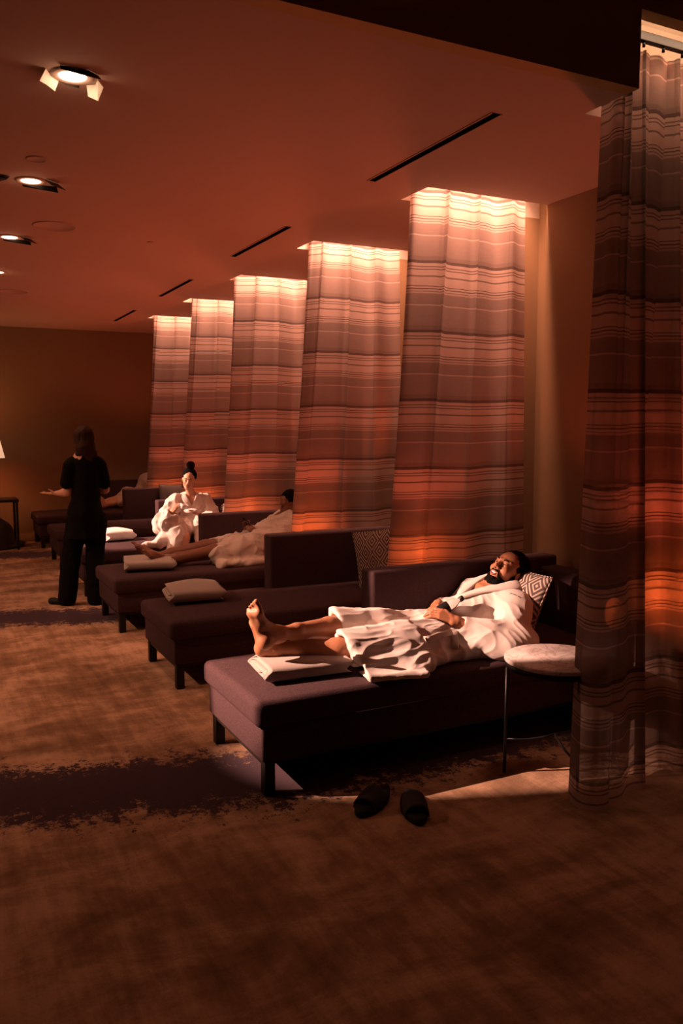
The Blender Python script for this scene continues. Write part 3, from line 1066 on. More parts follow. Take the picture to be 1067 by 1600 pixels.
def lamp(loc, label, e_):
    e = empty('salt_lamp', (loc[0], loc[1], 0), label, 'lamp', 'low glowing lamps behind the curtains')
    box('pedestal', (-0.10, -0.10, 0.0), (0.10, 0.10, 0.60), M['dark_wood'], e, bevel=0.006)
    lathe('lamp_foot', [(0, .60), (.055, .60), (.055, .618), (0, .618)], M['black_metal'], e, 24)
    bm = bmesh.new()
    bmesh.ops.create_icosphere(bm, subdivisions=3, radius=1)
    for v in bm.verts:
        nz = (fbm(np.array([[v.co.x * 1.7 + loc[1], v.co.y * 1.7, v.co.z * 1.7]]), 2)[0] - .5) * .35
        v.co = Vector((v.co.x * .050, v.co.y * .050, v.co.z * .085)) * (1 + nz)
        v.co.z += .70
    bm_obj('salt_block', bm, M['ember_glow'], e, smooth=False)
    light('salt_lamp_or_uplight', 'SPOT', (loc[0], loc[1] - 0.02, 0.80), e_ * 0.40, EMBER, shadow_soft_size=0.03, spot_size=R(84), spot_blend=0.8, rot=(R(76) - PI, 0, 0))
    light('salt_lamp_or_uplight', 'SPOT', (loc[0], loc[1], 0.95), e_ * 0.50, (1.0, 0.14, 0.06), shadow_soft_size=0.04, spot_size=R(130), spot_blend=0.5, rot=(PI, 0, 0))  # extra up-facing spot, added to redden the ceiling over the bay
    return e


LL = ['low glowing salt lamp behind the nearest curtain', 'low glowing salt lamp behind the curtain next to the reclining man', 'low glowing salt lamp behind the curtain of the empty chaise',
      'low glowing salt lamp behind the curtain beside the phone user', 'low glowing salt lamp behind the curtain right of the seated woman', 'low glowing salt lamp behind the farthest curtain']
LP = [(3.26, SLOT[0] + .50), (2.90, SLOT[1] + .58), (2.86, SLOT[2] + .60), (2.90, SLOT[3] + .62), (2.96, SLOT[4] + .62), (3.0, SLOT[5] + .62)]
LE = [60, 70, 80, 80, 70, 60]
for k in range(6):
    lamp(LP[k], LL[k], LE[k])

# ------------------------------------------------------------------ far left: lamp on a console table, slumped floor cushion
e = empty('console_table', (0.90, 12.30, 0), 'dark square console table at the left picture edge, before the back wall', 'table')
box('table_top', (-0.30, -0.22, 0.66), (0.28, 0.22, 0.70), M['dark_wood'], e, bevel=0.006)
for x, y in ((-0.29, -0.21), (0.24, -0.21), (-0.29, 0.18), (0.24, 0.18)):
    box('leg', (x, y, 0), (x + 0.03, y + 0.03, 0.66), M['dark_wood'], e, bevel=0.003)
e = empty('table_lamp', (0.86, 12.30, 0.70), 'lit table lamp with a cream shade, mostly cut by the left picture edge', 'lamp')
lathe('lamp_base', [(0, 0), (.07, 0), (.075, .02), (.04, .05), (.055, .16), (.05, .26), (.02, .40), (.012, .56), (0, .56)], M['porcelain'], e)
lathe('lamp_shade', [(.185, .56), (.187, .56), (.125, .84), (.123, .84)], M['shade_glow'], e)
light('table_lamp_light', 'POINT', (0.86, 12.30, 1.42), 9, (1.0, 0.40, 0.15), shadow_soft_size=0.06)
light('table_lamp_light', 'POINT', (0.60, 12.0, 1.75), 5, (1.0, 0.40, 0.15), shadow_soft_size=0.10)

sc = Sculpt((0.3, 11.7, -0.01), (1.6, 13.0, 0.6), 0.02)
sc.ell((0.82, 12.38, 0.16), (0.30, 0.30, 0.30), k=0.05)
sc.ell((0.95, 12.45, 0.05), (0.34, 0.26, 0.05), k=0.05)
o = sculpt_obj('floor_cushion', sc, M['olive_cloth'], None, lambda P, Nn: (ridge(P * 5) - .5) * 0.03)
tag(o, 'slumped dark olive floor cushion under the console table at the left edge', 'cushion')


# ------------------------------------------------------------------ slippers
def slipper(loc, rz, label):
    e = empty('slipper', loc, label, 'slipper', 'pair of black slides on the carpet', rz=rz)
    e.scale = (1.12, 1.12, 1.12)
    # sole outline, toe towards +X
    bm = bmesh.new()
    out = []
    for i in range(40):
        a = 2 * PI * i / 40
        x = 0.135 * math.cos(a)
        w = 0.046 + 0.008 * math.cos(a) - 0.006 * math.cos(2 * a)
        out.append((x, w * math.sin(a) * (1 if abs(math.sin(a)) < 1 else 1)))
    zs = [(0.0, 0.93), (0.006, 1.0), (0.024, 1.0), (0.030, 0.93)]
    rings = []
    for z, s in zs:
        rings.append([bm.verts.new((x * s, y * s, z + (0.006 if x < -.06 and z > .02 else 0))) for x, y in out])
    for a, b in zip(rings, rings[1:]):
        for j in range(40):
            bm.faces.new((a[j], a[(j + 1) % 40], b[(j + 1) % 40], b[j]))
    bm.faces.new(rings[0][::-1])
    bm.faces.new(rings[-1])
    bm_obj('sole', bm, M['rubber'], e, smooth=True)
    bm = bmesh.new()
    rows = []
    for i in range(9):
        x = -0.015 + 0.10 * i / 8
        rr = []
        for j in range(17):
            a = PI * j / 16
            w = 0.053 - 0.004 * abs(i - 3) / 4
            h = 0.066 - 0.018 * i / 8
            rr.append(bm.verts.new((x, w * math.cos(a), 0.014 + h * math.sin(a) ** 0.7)))
        rows.append(rr)
    for a, b in zip(rows, rows[1:]):
        for j in range(16):
            bm.faces.new((a[j], a[j + 1], b[j + 1], b[j]))
    st = bm_obj('strap', bm, M['strap'], e, smooth=True)
    sd = st.modifiers.new('thickness', 'SOLIDIFY')
    sd.thickness = 0.007
    return e


slipper((1.745, 3.135, 0), R(215), 'black open-toe slide on the carpet, the left one of the pair')
slipper((1.875, 3.005, 0), R(248), 'black open-toe slide on the carpet, the right one of the pair')

# ------------------------------------------------------------------ people
V3 = lambda *a: np.array(a, float)


def frame(fwd, up_):
    """head frame: columns = left-ear direction, forward, crown"""
    f = V3(*fwd)
    f = f / np.linalg.norm(f)
    u = V3(*up_)
    u = u - f * (u @ f)
    u = u / np.linalg.norm(u)
    l = np.cross(u, f)            # towards the person's left
    return np.stack([l, f, u], 1)


class Head:
    """head prims in local coordinates (x left, y forward, z crown)"""
    def __init__(s, c, F, sc=1.0):
        s.c, s.F, s.s = np.array(c, float), F, sc

    def p(s, x, y, z):
        return s.c + s.F @ (np.array([x, y, z]) * s.s)

    def build(s, S, smile=True, female=False):
        q = s.s
        jw = 0.85 if female else 1.0
        S.ell(s.p(0, -.018, .035), (.074 * q, .094 * q, .082 * q), s.F, .02)
        S.ell(s.p(0, .020, -.028), (.059 * q, .060 * q, .072 * q), s.F, .025)
        S.ell(s.p(0, .060, -.090), (.022 * q * jw, .019 * q, .018 * q), s.F, .022)
        for t in (-1, 1):
            S.cap(s.p(t * .052 * jw, -.005, -.048), s.p(t * .020, .052, -.088), .017 * q, .015 * q, .022)
            S.ell(s.p(t * .036, .057, -.022), (.022 * q, .020 * q, .020 * q), s.F, .02)
            S.ell(s.p(t * .031, .090, .012), (.016 * q, .012 * q, .010 * q), s.F, .012, 'sub')
            S.ell(s.p(t * .031, .068, .011), (.013 * q, .013 * q, .012 * q), s.F, .004)
            S.ell(s.p(t * .075, -.010, -.005), (.009 * q, .017 * q, .028 * q), s.F, .006)
            S.ell(s.p(t * .083, -.002, -.003), (.005 * q, .009 * q, .017 * q), s.F, .005, 'sub')
            S.ell(s.p(t * .012, .090, -.026), (.009 * q, .010 * q, .008 * q), s.F, .006)
            S.cap(s.p(t * .012, .080, .030), s.p(t * .046, .062, .032), .009 * q, .007 * q, .012)
        S.cap(s.p(0, .078, .020), s.p(0, .104, -.018), .008 * q, .011 * q, .010)
        S.ell(s.p(0, .074, -.056), (.028 * q, .016 * q, .016 * q), s.F, .015)
        S.cap(s.p(-.022, .078, -.048), s.p(.022, .078, -.048), .007 * q, .007 * q, .006)
        if smile:
            S.ell(s.p(0, .094, -.058), (.020 * q, .012 * q, .0065 * q), s.F, .004, 'sub')

    def details(s, parent, beard=False, brow=M['black_hair'], smile=True):
        q = s.s

        def t_(name, pts, rad, mat):
            bm = bmesh.new()
            add_tube(bm, [tuple(s.p(*p)) for p in pts], [r_ * q for r_ in rad], 8)
            o = bm_obj(name, bm, mat, None, smooth=True)
            o.parent = parent
            o.matrix_parent_inverse = Matrix.Translation(-parent.location)
            return o
        for t in (-1, 1):
            t_('eyebrow', [(t * .014, .0885, .026), (t * .029, .083, .033), (t * .042, .070, .028)], [.0028, .0036, .0016], brow)
            t_('eyelashes', [(t * .019, .0785, .009), (t * .030, .0810, .006), (t * .039, .076, .009)], [.0014, .0024, .0014], M['eye'])
        t_('lip', [(-.025, .080, -.044), (-.012, .0895, -.0485), (0, .092, -.0475), (.012, .0895, -.0485), (.025, .080, -.044)], [.0015, .0042, .0040, .0042, .0015], M['lips'])
        t_('lip', [(-.024, .080, -.046), (-.012, .087, -.064), (0, .089, -.0675), (.012, .087, -.064), (.024, .080, -.046)], [.0015, .0045, .0055, .0045, .0015], M['lips'])
        if smile:
            t_('teeth', [(-.018, .080, -.051), (-.008, .0865, -.0545), (.008, .0865, -.0545), (.018, .080, -.051)], [.002, .0052, .0052, .002], M['teeth'])


def skin_part(name, S, mat, parent, disp=None):
    return sculpt_obj(name, S, mat, parent, disp)


def hand(S, wrist, knuck, normal, fl, curls, thumb_dir, q=1.0, mirror=1):
    """palm from wrist to knuckles, five fingers. normal = back-of-hand direction.
    curls: list of 4 curl angles per finger (radians per joint)"""
    wrist, knuck, nrm = map(lambda a: np.array(a, float), (wrist, knuck, normal))
    d = knuck - wrist
    L = np.linalg.norm(d)
    d = d / L
    nrm = nrm - d * (nrm @ d)
    nrm /= np.linalg.norm(nrm)
    side = np.cross(d, nrm) * mirror   # towards thumb
    for i in range(4):
        o = (1.5 - i) * 0.019 * q
        a = wrist + side * o * 0.55
        b = knuck + side * o - d * 0.006 * abs(i - 1.2)
        S.cap(a, b, .015 * q, .0115 * q, .012)
        p = b
        dd = d + side * (1.5 - i) * 0.05
        dd /= np.linalg.norm(dd)
        segs = [x * fl[i] * q for x in (.045, .028, .022)]
        rr = [.0098, .0088, .0080, .0070]
        ang = 0
        for j in range(3):
            ang += curls[i][j]
            v = dd * math.cos(ang) - nrm * math.sin(ang)
            p2 = p + v * segs[j]
            S.cap(p, p2, rr[j] * q, rr[j + 1] * q, .004)
            p = p2
    tb = wrist + side * .022 * q + d * .02
    t1 = tb + (np.array(thumb_dir, float)) * .045 * q
    S.cap(wrist + side * .012 * q, tb, .017 * q, .016 * q, .012)
    S.cap(tb, t1, .015 * q, .012 * q, .010)
    td = np.array(thumb_dir, float) * .6 + d * .5
    td /= np.linalg.norm(td)
    t2 = t1 + td * .030 * q
    S.cap(t1, t2, .0115 * q, .0085 * q, .004)
    S.cap(t2, t2 + td * .016 * q, .0095 * q, .0075 * q, .003)


def foot(S, ankle, heel, toe, inner, q=1.0):
    """heel and toe are points on the sole line; inner = direction of the big toe side"""
    ankle, heel, toe, inner = map(lambda a: np.array(a, float), (ankle, heel, toe, inner))
    d = toe - heel
    L = np.linalg.norm(d)
    d /= L
    upv = ankle - heel
    upv = upv - d * (upv @ d)
    upv /= np.linalg.norm(upv)          # top-of-foot direction (away from the sole)
    inner = inner - d * (inner @ d)
    inner = inner - upv * (inner @ upv)
    inner /= np.linalg.norm(inner)
    S.ell(heel + d * .030 + upv * .025, (.030, .030, .036), np.stack([inner, upv, d], 1), .02)
    S.cap(ankle, heel + d * .035 + upv * .035, .037, .034, .03)
    S.cap(ankle, heel + d * .12 + upv * .045, .036, .030, .03)
    ball = heel + d * (L * .72)
    S.cap(heel + d * .05 + upv * .03 - inner * .012, ball - inner * .024 + upv * .016, .024, .019, .02)
    S.cap(heel + d * .12 + upv * .045, ball + inner * .020 + upv * .020, .026, .022, .02)
    S.cap(ball - inner * .026 + upv * .016, ball + inner * .024 + upv * .018, .018, .021, .015)
    for i in range(5):
        o = inner * (.032 - .0165 * i)
        ln = [.062, .060, .054, .046, .036][i]
        r_ = [.0125, .0088, .0085, .0082, .0085][i]
        b = ball + o + upv * .016 - d * (.004 * i)
        mid = b + d * ln * .6 + upv * .006
        S.cap(b, mid, r_ * 1.15, r_, .006)
        S.cap(mid, b + d * ln - upv * .003, r_ * .98, r_ * .95, .004)
    for t in (-1, 1):
        S.ell(ankle + inner * t * .030, (.014, .014, .014), None, .015)


def clothing_disp(scales, amp, amp2=0.0):
    def f(P, Nn):
        Q = P * np.array(scales)
        w = np.stack([fbm(P * 3 + 5, 2), fbm(P * 3 + 25, 2), fbm(P * 3 + 45, 2)], 1)
        r1 = ridge(Q + w * 2.2, 2)
        return (r1 - 0.45) * amp + (fbm(P * 30, 2) - .5) * amp2
    return f


# ---------------------------------------------------------------- the reclining man
H1 = Head((2.968, 3.775, 0.864), frame((-.76, -.28, .58), (.62, -.03, .78)), 1.06)
MAN = empty('person', (2.5, 3.8, 0.47), 'bearded person in a white robe lying back on the nearest chaise, laughing, ankles crossed', 'person')
S = Sculpt((1.34, 3.38, 0.44), (3.22, 4.16, 1.06), 0.0042)
H1.build(S)
neckb = V3(2.925, 3.80, .765)
S.cap(H1.p(0, -.025, -.045), neckb, .056, .060, .03)
S.cap(neckb, (2.86, 3.80, .715), .07, .11, .05)
S.cap((2.86, 3.73, .68), (2.86, 3.87, .68), .085, .085, .05)
S.cap((2.86, 3.77, .66), (2.52, 3.77, .565), .10, .08, .05)
S.cap((2.86, 3.83, .66), (2.52, 3.83, .565), .10, .08, .05)
S.cap((2.48, 3.73, .55), (2.48, 3.87, .55), .08, .08, .05)
shL, elL, wrL = V3(2.915, 3.615, .70), V3(2.79, 3.52, .52), V3(2.530, 3.625, .650)
shR, elR, wrR = V3(2.885, 3.985, .71), V3(2.76, 4.01, .58), V3(2.56, 3.86, .695)
for a, b, c in ((shL, elL, wrL), (shR, elR, wrR)):
    S.chain([a, b], [.055, .043], .03)
    S.chain([b, b * .65 + c * .35, c], [.043, .042, .028], .02)
# legs: near (left) leg under, far (right) leg crossing over it
hipN, kneN, ankN = V3(2.46, 3.70, .555), V3(1.985, 3.665, .575), V3(1.545, 3.815, .575)
hipF, kneF, ankF = V3(2.46, 3.90, .555), V3(2.02, 3.90, .645), V3(1.545, 3.755, .665)
for a, b, c in ((hipN, kneN, ankN), (hipF, kneF, ankF)):
    S.chain([a, b], [.085, .058], .03)
    S.ell(b, (.058, .055, .055), None, .02)
    m_ = b * .70 + c * .30 - V3(0, 0, .012)
    S.chain([b, m_, b * .25 + c * .75, c], [.052, .056, .039, .034], .02)
foot(S, ankF, (1.440, 3.690, .612), (1.370, 3.690, .868), (0.0, -1, 0), 1.0)
foot(S, ankN, (1.465, 3.835, .545), (1.420, 3.835, .775), (0.0, 1, 0))
# hands folded round the bottle
hand(S, wrL, (2.455, 3.685, .690), (-.05, -.62, .75), [1, 1.05, 1, .85], [(.35, .55, .4)] * 4, (.15, .55, .6), mirror=-1)
hand(S, wrR, (2.468, 3.765, .700), (-.35, .25, .85), [1, 1.05, 1, .85], [(.45, .6, .45)] * 4, (.0, -.5, .3), mirror=1)
skin_part('body', S, M['brown_skin'], MAN)
H1.details(MAN)

# hair and beard
S = Sculpt((2.80, 3.62, 0.70), (3.22, 3.96, 1.06), 0.004)
S.ell(H1.p(0, -.040, .046), (.089, .104, .096), H1.F, .02)
for t in (-1, 1):
    S.cap(H1.p(t * .074, .012, .03), H1.p(t * .074, -.005, .005), .006, .005, .01)
S.ell(H1.p(0, .105, -.020), (.080, .072, .086), H1.F, .010, 'sub')
S.ell(H1.p(0, .03, -.085), (.12, .12, .060), H1.F, .012, 'sub')
skin_part('hair', S, M['black_hair'], MAN, lambda P, Nn: (ridge(P * 70, 2) - .5) * .010)
S = Sculpt((2.74, 3.62, 0.70), (3.16, 3.96, 1.00), 0.0035)
pts = [(.071, .000, -.005), (.068, .006, -.040), (.052, .022, -.075), (.026, .058, -.096), (0, .068, -.100)]
for t in (-1, 1):
    pp = [H1.p(x * t, y, z) for x, y, z in pts]
    S.chain(pp, [.005, .011, .017, .021, .021], .010)
    S.chain([H1.p(t * .045, .042, -.075), H1.p(t * .033, .066, -.070), H1.p(t * .026, .082, -.052)], [.014, .009, .004], .008)
    S.chain([H1.p(t * .028, .079, -.050), H1.p(t * .014, .091, -.0405), H1.p(0, .0945, -.0405)], [.0035, .0045, .003], .004)
S.chain([H1.p(-.012, .083, -.082), H1.p(.012, .083, -.082)], [.007, .007], .006)
skin_part('beard', S, M['black_hair'], MAN, lambda P, Nn: (ridge(P * 90, 2) - .5) * .004)

# robe
S = Sculpt((1.70, 3.28, 0.455), (3.16, 4.18, 0.98), 0.0055)
S.cap((2.88, 3.76, .675), (2.50, 3.76, .560), .120, .095, .06)
S.cap((2.88, 3.85, .675), (2.50, 3.85, .560), .120, .095, .06)
S.cap((2.90, 3.66, .68), (2.90, 3.94, .69), .100, .095, .06)
S.cap((2.48, 3.68, .545), (2.48, 3.90, .545), .095, .095, .05)
# near sleeve, wide and slouching on to the cushion
S.chain([shL + V3(0, 0, -.01), elL + V3(.01, .0, .0), V3(2.67, 3.555, .56), wrL + V3(.035, -.015, -.045)], [.088, .105, .090, .066], .05)
S.ell((2.77, 3.49, .53), (.17, .115, .085), frame((.1, 1, 0), (-.1, 0, 1)), .05)
S.chain([V3(2.64, 3.545, .54), V3(2.50, 3.53, .51)], [.055, .026], .03)
S.chain([shR, elR, wrR + V3(.04, .01, -.02)], [.08, .08, .055], .04)
# skirt over both thighs, open between the knees
S.chain([hipN, V3(2.2, 3.66, .565), kneN + V3(-.16, .0, .0)], [.105, .105, .100], .05)
S.chain([hipF, V3(2.2, 3.90, .60), kneF + V3(-.14, .01, .005)], [.105, .092, .085], .05)
S.box((2.22, 3.78, .545), (.24, .16, .045), None, .04, .05)
SL = np.array([[1, 0, 0], [0, .80, -.60], [0, .60, .80]])
S.box((2.06, 3.52, .545), (.20, .12, .026), SL, .022, .06)
S.box((2.24, 3.55, .545), (.14, .095, .026), SL, .022, .07)
S.box((2.02, 3.455, .484), (.18, .075, .016), frame((.30, 1, 0), (0, 0, 1)), .014, .03)
S.box((2.44, 3.60, .535), (.20, .10, .030), SL, .026, .06)
# trim the hems, then hollow the leg openings, the cuffs and the neckline
S.box((1.66, 3.60, .55), (.20, .23, .40), frame((0.10, 1, 0), (-.35, 0, 1)), .01, .012, 'sub')
S.box((1.74, 4.00, .62), (.20, .17, .40), frame((0, 1, 0), (-.25, 0, 1)), .01, .012, 'sub')
for a, b, r_ in ((kneN + V3(.05, 0, .0), kneN + V3(-.30, 0, .003), .074), (kneF + V3(.02, 0, -.004), kneF + V3(-.30, 0, .0), .062)):
    S.cap(a, b, r_ * .8, r_ * 1.08, .010, 'sub')
S.box((1.80, 3.60, .505), (.14, .13, .022), None, .015, .012, 'sub')
S.cap(wrL + V3(.01, -.01, -.02), wrL + (wrL - elL) * .5 + V3(0, 0, .03), .042, .055, .008, 'sub')
S.cap(wrR + V3(.01, 0, 0), wrR + (wrR - elR) * .5, .038, .05, .008, 'sub')
S.cap(neckb + V3(-.01, .0, .035), H1.p(0, -.02, -.03), .062, .07, .012, 'sub')
S.ell((2.80, 3.82, .80), (.09, .035, .035), None, .015, 'sub')
cutA = clothing_disp((4.5, 13, 13), .017, .002)
cutB = clothing_disp((11, 5, 7), .015, .002)


def man_folds(P, Nn):
    w = np.clip((P[:, 0] - 2.45) / .15, 0, 1)
    return (cutA(P, Nn) * (1 - w) + cutB(P, Nn) * w) * np.clip((P[:, 2] - .455) / .05, 0, 1)


ROBE = skin_part('robe', S, M['robe'], MAN, man_folds)


def band(name, pts, w, th, nrm, mat, parent, soft=True):
    """flat soft band of cloth along pts"""
    bm = bmesh.new()
    rows = []
    pts = [Vector(p) for p in pts]
    for i, p in enumerate(pts):
        d = (pts[min(i + 1, len(pts) - 1)] - pts[max(i - 1, 0)]).normalized()
        n_ = Vector(nrm[i] if isinstance(nrm, list) else nrm)
        n_ = (n_ - d * n_.dot(d)).normalized()
        s_ = d.cross(n_)
        ww = w[i] if isinstance(w, list) else w
        rr = []
        for j in range(16):
            a = 2 * PI * j / 16
            cx_, sy_ = math.cos(a), math.sin(a)
            rr.append(bm.verts.new(p + s_ * ww * .5 * math.copysign(abs(cx_) ** .7, cx_) + n_ * th * .5 * math.copysign(abs(sy_) ** .8, sy_)))
        rows.append(rr)
    for a, b in zip(rows, rows[1:]):
        for j in range(16):
            bm.faces.new((a[j], a[(j + 1) % 16], b[(j + 1) % 16], b[j]))
    bm.faces.new(rows[0])
    bm.faces.new(rows[-1][::-1])
    o = bm_obj(name, bm, mat, None, smooth=True)
    o.parent = parent
    o.matrix_parent_inverse = Matrix.Translation(-parent.location)
    if soft:
        sub = o.modifiers.new('smooth', 'SUBSURF')
        sub.levels = sub.render_levels = 2
    return o


band('collar', [(3.03, 3.70, .785), (2.985, 3.665, .800), (2.92, 3.665, .800), (2.83, 3.715, .790), (2.74, 3.765, .765), (2.64, 3.79, .735)], [.07, .08, .085, .08, .07, .05], .026,
     [(.2, -.6, .7), (.1, -.6, .8), (0, -.4, .9), (0, -.2, 1), (0, 0, 1), (0, 0, 1)], M['robe'], MAN)
band('collar', [(2.98, 3.87, .83), (2.91, 3.88, .825), (2.84, 3.875, .81), (2.76, 3.845, .785), (2.66, 3.80, .75)], [.06, .08, .08, .07, .05], .026,
     [(0, .3, 1), (0, .3, 1), (0, .2, 1), (0, .1, 1), (0, 0, 1)], M['robe'], MAN)
# tiny dark embroidery stitches on the chest, laid on the robe's surface
from mathutils.bvhtree import BVHTree
me_ = ROBE.data
bvh = BVHTree.FromPolygons([v.co.copy() for v in me_.vertices], [tuple(p.vertices) for p in me_.polygons])


def on_robe(x, z, off=.004):
    h, n_, _, _ = bvh.ray_cast(Vector((x, 3.1, z + .45)), Vector((0, .75, -.66)))
    n_ = n_ if n_.dot(Vector((0, -1, .6))) > 0 else -n_
    return h + n_ * off, n_


for nm, pth, w_ in (('belt', [(2.47, .585), (2.42, .575), (2.37, .560), (2.31, .540), (2.26, .53)], .036), ('belt', [(2.485, .590), (2.475, .555), (2.468, .520), (2.460, .490), (2.455, .460)], .040)):
    hp = [on_robe(x, z) for x, z in pth]
    band(nm, [h for h, _ in hp], w_, .008, [tuple(n_) for _, n_ in hp], M['robe'], MAN, soft=False)
bm = bmesh.new()
for i in range(10):
    if i == 6:
        continue
    x, z = 2.868 + .034 * i / 9, .770 - .060 * i / 9
    for q in range(2):
        h0 = bvh.ray_cast(Vector((x, 3.1, z + .45)), Vector((0, .75, -.66)))[0]
        h1 = bvh.ray_cast(Vector((x - .006, 3.1, z + .45 + .003 * ((i + q) % 3 - 1))), Vector((0, .75, -.66)))[0]
        if h0 and h1 and (h0 - h1).length < .03:
            add_tube(bm, [h0, h1], .0012, 5)
        x += .003
st = bm_obj('embroidery', bm, M['thread'])
st.parent = MAN
st.matrix_parent_inverse = Matrix.Translation(-MAN.location)

# bottle held between the hands
BT = empty('water_bottle', (2.455, 3.735, .672), 'small clear water bottle with a black label and cap in the reclining man\'s hands', 'bottle')
BT.rotation_euler = Vector((.80, -.18, .42)).to_track_quat('Z', 'Y').to_euler()
lathe('bottle_shell', [(0, 0), (.027, 0), (.031, .006), (.031, .10), (.030, .115), (.022, .140), (.013, .155), (.012, .165), (0, .165)], M['clear'], BT, 32)
LBL = lathe('bottle_label', [(.0316, .03), (.0320, .031), (.0320, .090), (.0316, .091)], M['label_black'], BT, 32)
lathe('cap', [(0, .162), (.0155, .162), (.0155, .184), (.014, .187), (0, .187)], M['label_black'], BT, 24)
bm = bmesh.new()
for i in range(7):
    a = -1.9 + i * .17
    x, y = .0324 * math.cos(a), .0324 * math.sin(a)
    add_box(bm, (x - .0015, y - .0015, .060 + .004 * (i % 2)), (x + .0015, y + .0015, .072))
bm_obj('label_print', bm, M['print_white'], LBL)


# ---------------------------------------------------------------- seated woman with cup
WO = empty('person', (2.55, 8.7, 0.47), 'smiling person with a dark high bun, seated in a white robe, holding cup and saucer', 'person')
HW = Head((2.575, 8.72, 1.115), frame((-.38, -.90, -.18), (.10, -.10, .98)), .92)
S = Sculpt((1.95, 8.1, 0.0), (3.05, 9.1, 1.36), 0.0065)
HW.build(S, female=True)
S.cap(HW.p(0, -.02, -.05), (2.62, 8.82, .93), .042, .045, .02)
S.cap((2.62, 8.82, .93), (2.62, 8.84, .84), .06, .10, .04)
S.cap((2.62, 8.84, .84), (2.62, 8.84, .55), .11, .12, .04)
wsR, weR, wwR = V3(2.44, 8.80, .87), V3(2.27, 8.67, .66), V3(2.32, 8.50, .80)
wsL, weL, wwL = V3(2.79, 8.82, .86), V3(2.84, 8.66, .65), V3(2.64, 8.50, .745)
for a, b, c in ((wsR, weR, wwR), (wsL, weL, wwL)):
    S.chain([a, b, c], [.045, .036, .024], .02)
S.chain([(2.50, 8.78, .55), (2.42, 8.42, .53), (2.38, 8.36, .10)], [.085, .058, .038], .03)
S.chain([(2.72, 8.78, .55), (2.68, 8.44, .52), (2.62, 8.42, .10)], [.085, .058, .038], .03)
S.chain([(2.38, 8.36, .08), (2.36, 8.24, .035)], [.034, .026], .02)
S.chain([(2.62, 8.42, .08), (2.60, 8.30, .035)], [.034, .026], .02)
hand(S, wwR, (2.345, 8.455, .855), (-.6, -.6, .1), [.9] * 4, [(.5, .6, .5)] * 4, (.4, -.3, .7), .85, mirror=1)
hand(S, wwL, (2.545, 8.445, .785), (.1, .0, -1), [.95] * 4, [(.1, .1, .15)] * 4, (-.3, .5, .5), .85, mirror=-1)
skin_part('body', S, M['tan_skin'], WO)
HW.details(WO)
S = Sculpt((2.40, 8.55, 0.98), (2.78, 8.96, 1.36), 0.005)
S.ell(HW.p(0, -.034, .045), (.078, .088, .082), HW.F, .02)
S.ell(HW.p(0, .112, -.02), (.080, .080, .088), HW.F, .010, 'sub')
S.ell(HW.p(0, .03, -.095), (.12, .12, .060), HW.F, .012, 'sub')
S.ell(HW.p(0, -.045, .165), (.046, .048, .045), HW.F, .016)
skin_part('hair', S, M['black_hair'], WO, lambda P, Nn: (ridge(P * np.array([60, 30, 60]), 2) - .5) * .004)
S = Sculpt((1.85, 8.1, 0.20), (3.05, 9.1, 1.02), 0.0075)
S.chain([(2.62, 8.84, .86), (2.62, 8.84, .66), (2.60, 8.80, .56)], [.125, .135, .165], .05)
S.cap((2.46, 8.82, .87), (2.78, 8.84, .86), .075, .075, .04)
S.chain([wsR, weR + V3(0, 0, -.01), V3(2.27, 8.56, .70), wwR + V3(-.01, .02, -.05)], [.08, .10, .105, .075], .04)
S.chain([weR, V3(2.24, 8.62, .61)], [.08, .06], .03)
S.chain([wsL, weL, V3(2.76, 8.56, .665), wwL + V3(.02, .01, -.03)], [.08, .095, .10, .065], .04)
S.cap((2.64, 8.55, .66), (2.64, 8.58, .62), .06, .06, .03)
# skirt: near panels fall over the knees, left panel spreads on the seat
S.chain([(2.52, 8.76, .58), (2.36, 8.45, .56), (2.26, 8.37, .40)], [.15, .09, .045], .05)
S.chain([(2.36, 8.55, .55), (2.15, 8.43, .49), (2.00, 8.44, .475)], [.11, .055, .02], .04)
S.chain([(2.74, 8.76, .58), (2.66, 8.43, .54), (2.58, 8.36, .30)], [.15, .09, .050], .05)
S.chain([(2.74, 8.70, .54), (2.78, 8.43, .50), (2.80, 8.40, .32)], [.13, .08, .045], .04)
S.cap((2.425, 8.30, .60), (2.40, 8.22, .2), .045, .075, .02, 'sub')
S.cap(wwR + V3(0, .01, -.02), wwR + (wwR - weR) * .6, .042, .05, .01, 'sub')
S.cap(wwL + V3(0, .01, -.01), wwL + (wwL - weL) * .6, .042, .05, .01, 'sub')
S.chain([HW.p(0, 0, -.03), (2.60, 8.74, .88), (2.59, 8.66, .82)], [.06, .055, .02], .012, 'sub')
wd = clothing_disp((8, 8, 3.5), .040, .003)
skin_part('robe', S, M['robe'], WO, wd)
band('collar', [(2.70, 8.84, .955), (2.69, 8.75, .945), (2.655, 8.70, .89), (2.61, 8.675, .82), (2.57, 8.665, .76)], [.05, .06, .065, .06, .05], .022, (.2, -1, .3), M['robe'], WO)
band('collar', [(2.53, 8.84, .955), (2.515, 8.74, .945), (2.53, 8.69, .89), (2.56, 8.67, .82), (2.60, 8.66, .76)], [.05, .06, .065, .06, .05], .022, (-.2, -1, .3), M['robe'], WO)
band('belt', [(2.47, 8.70, .66), (2.55, 8.665, .65), (2.64, 8.665, .65), (2.75, 8.70, .66)], .045, .02, (0, -1, .1), M['robe'], WO)

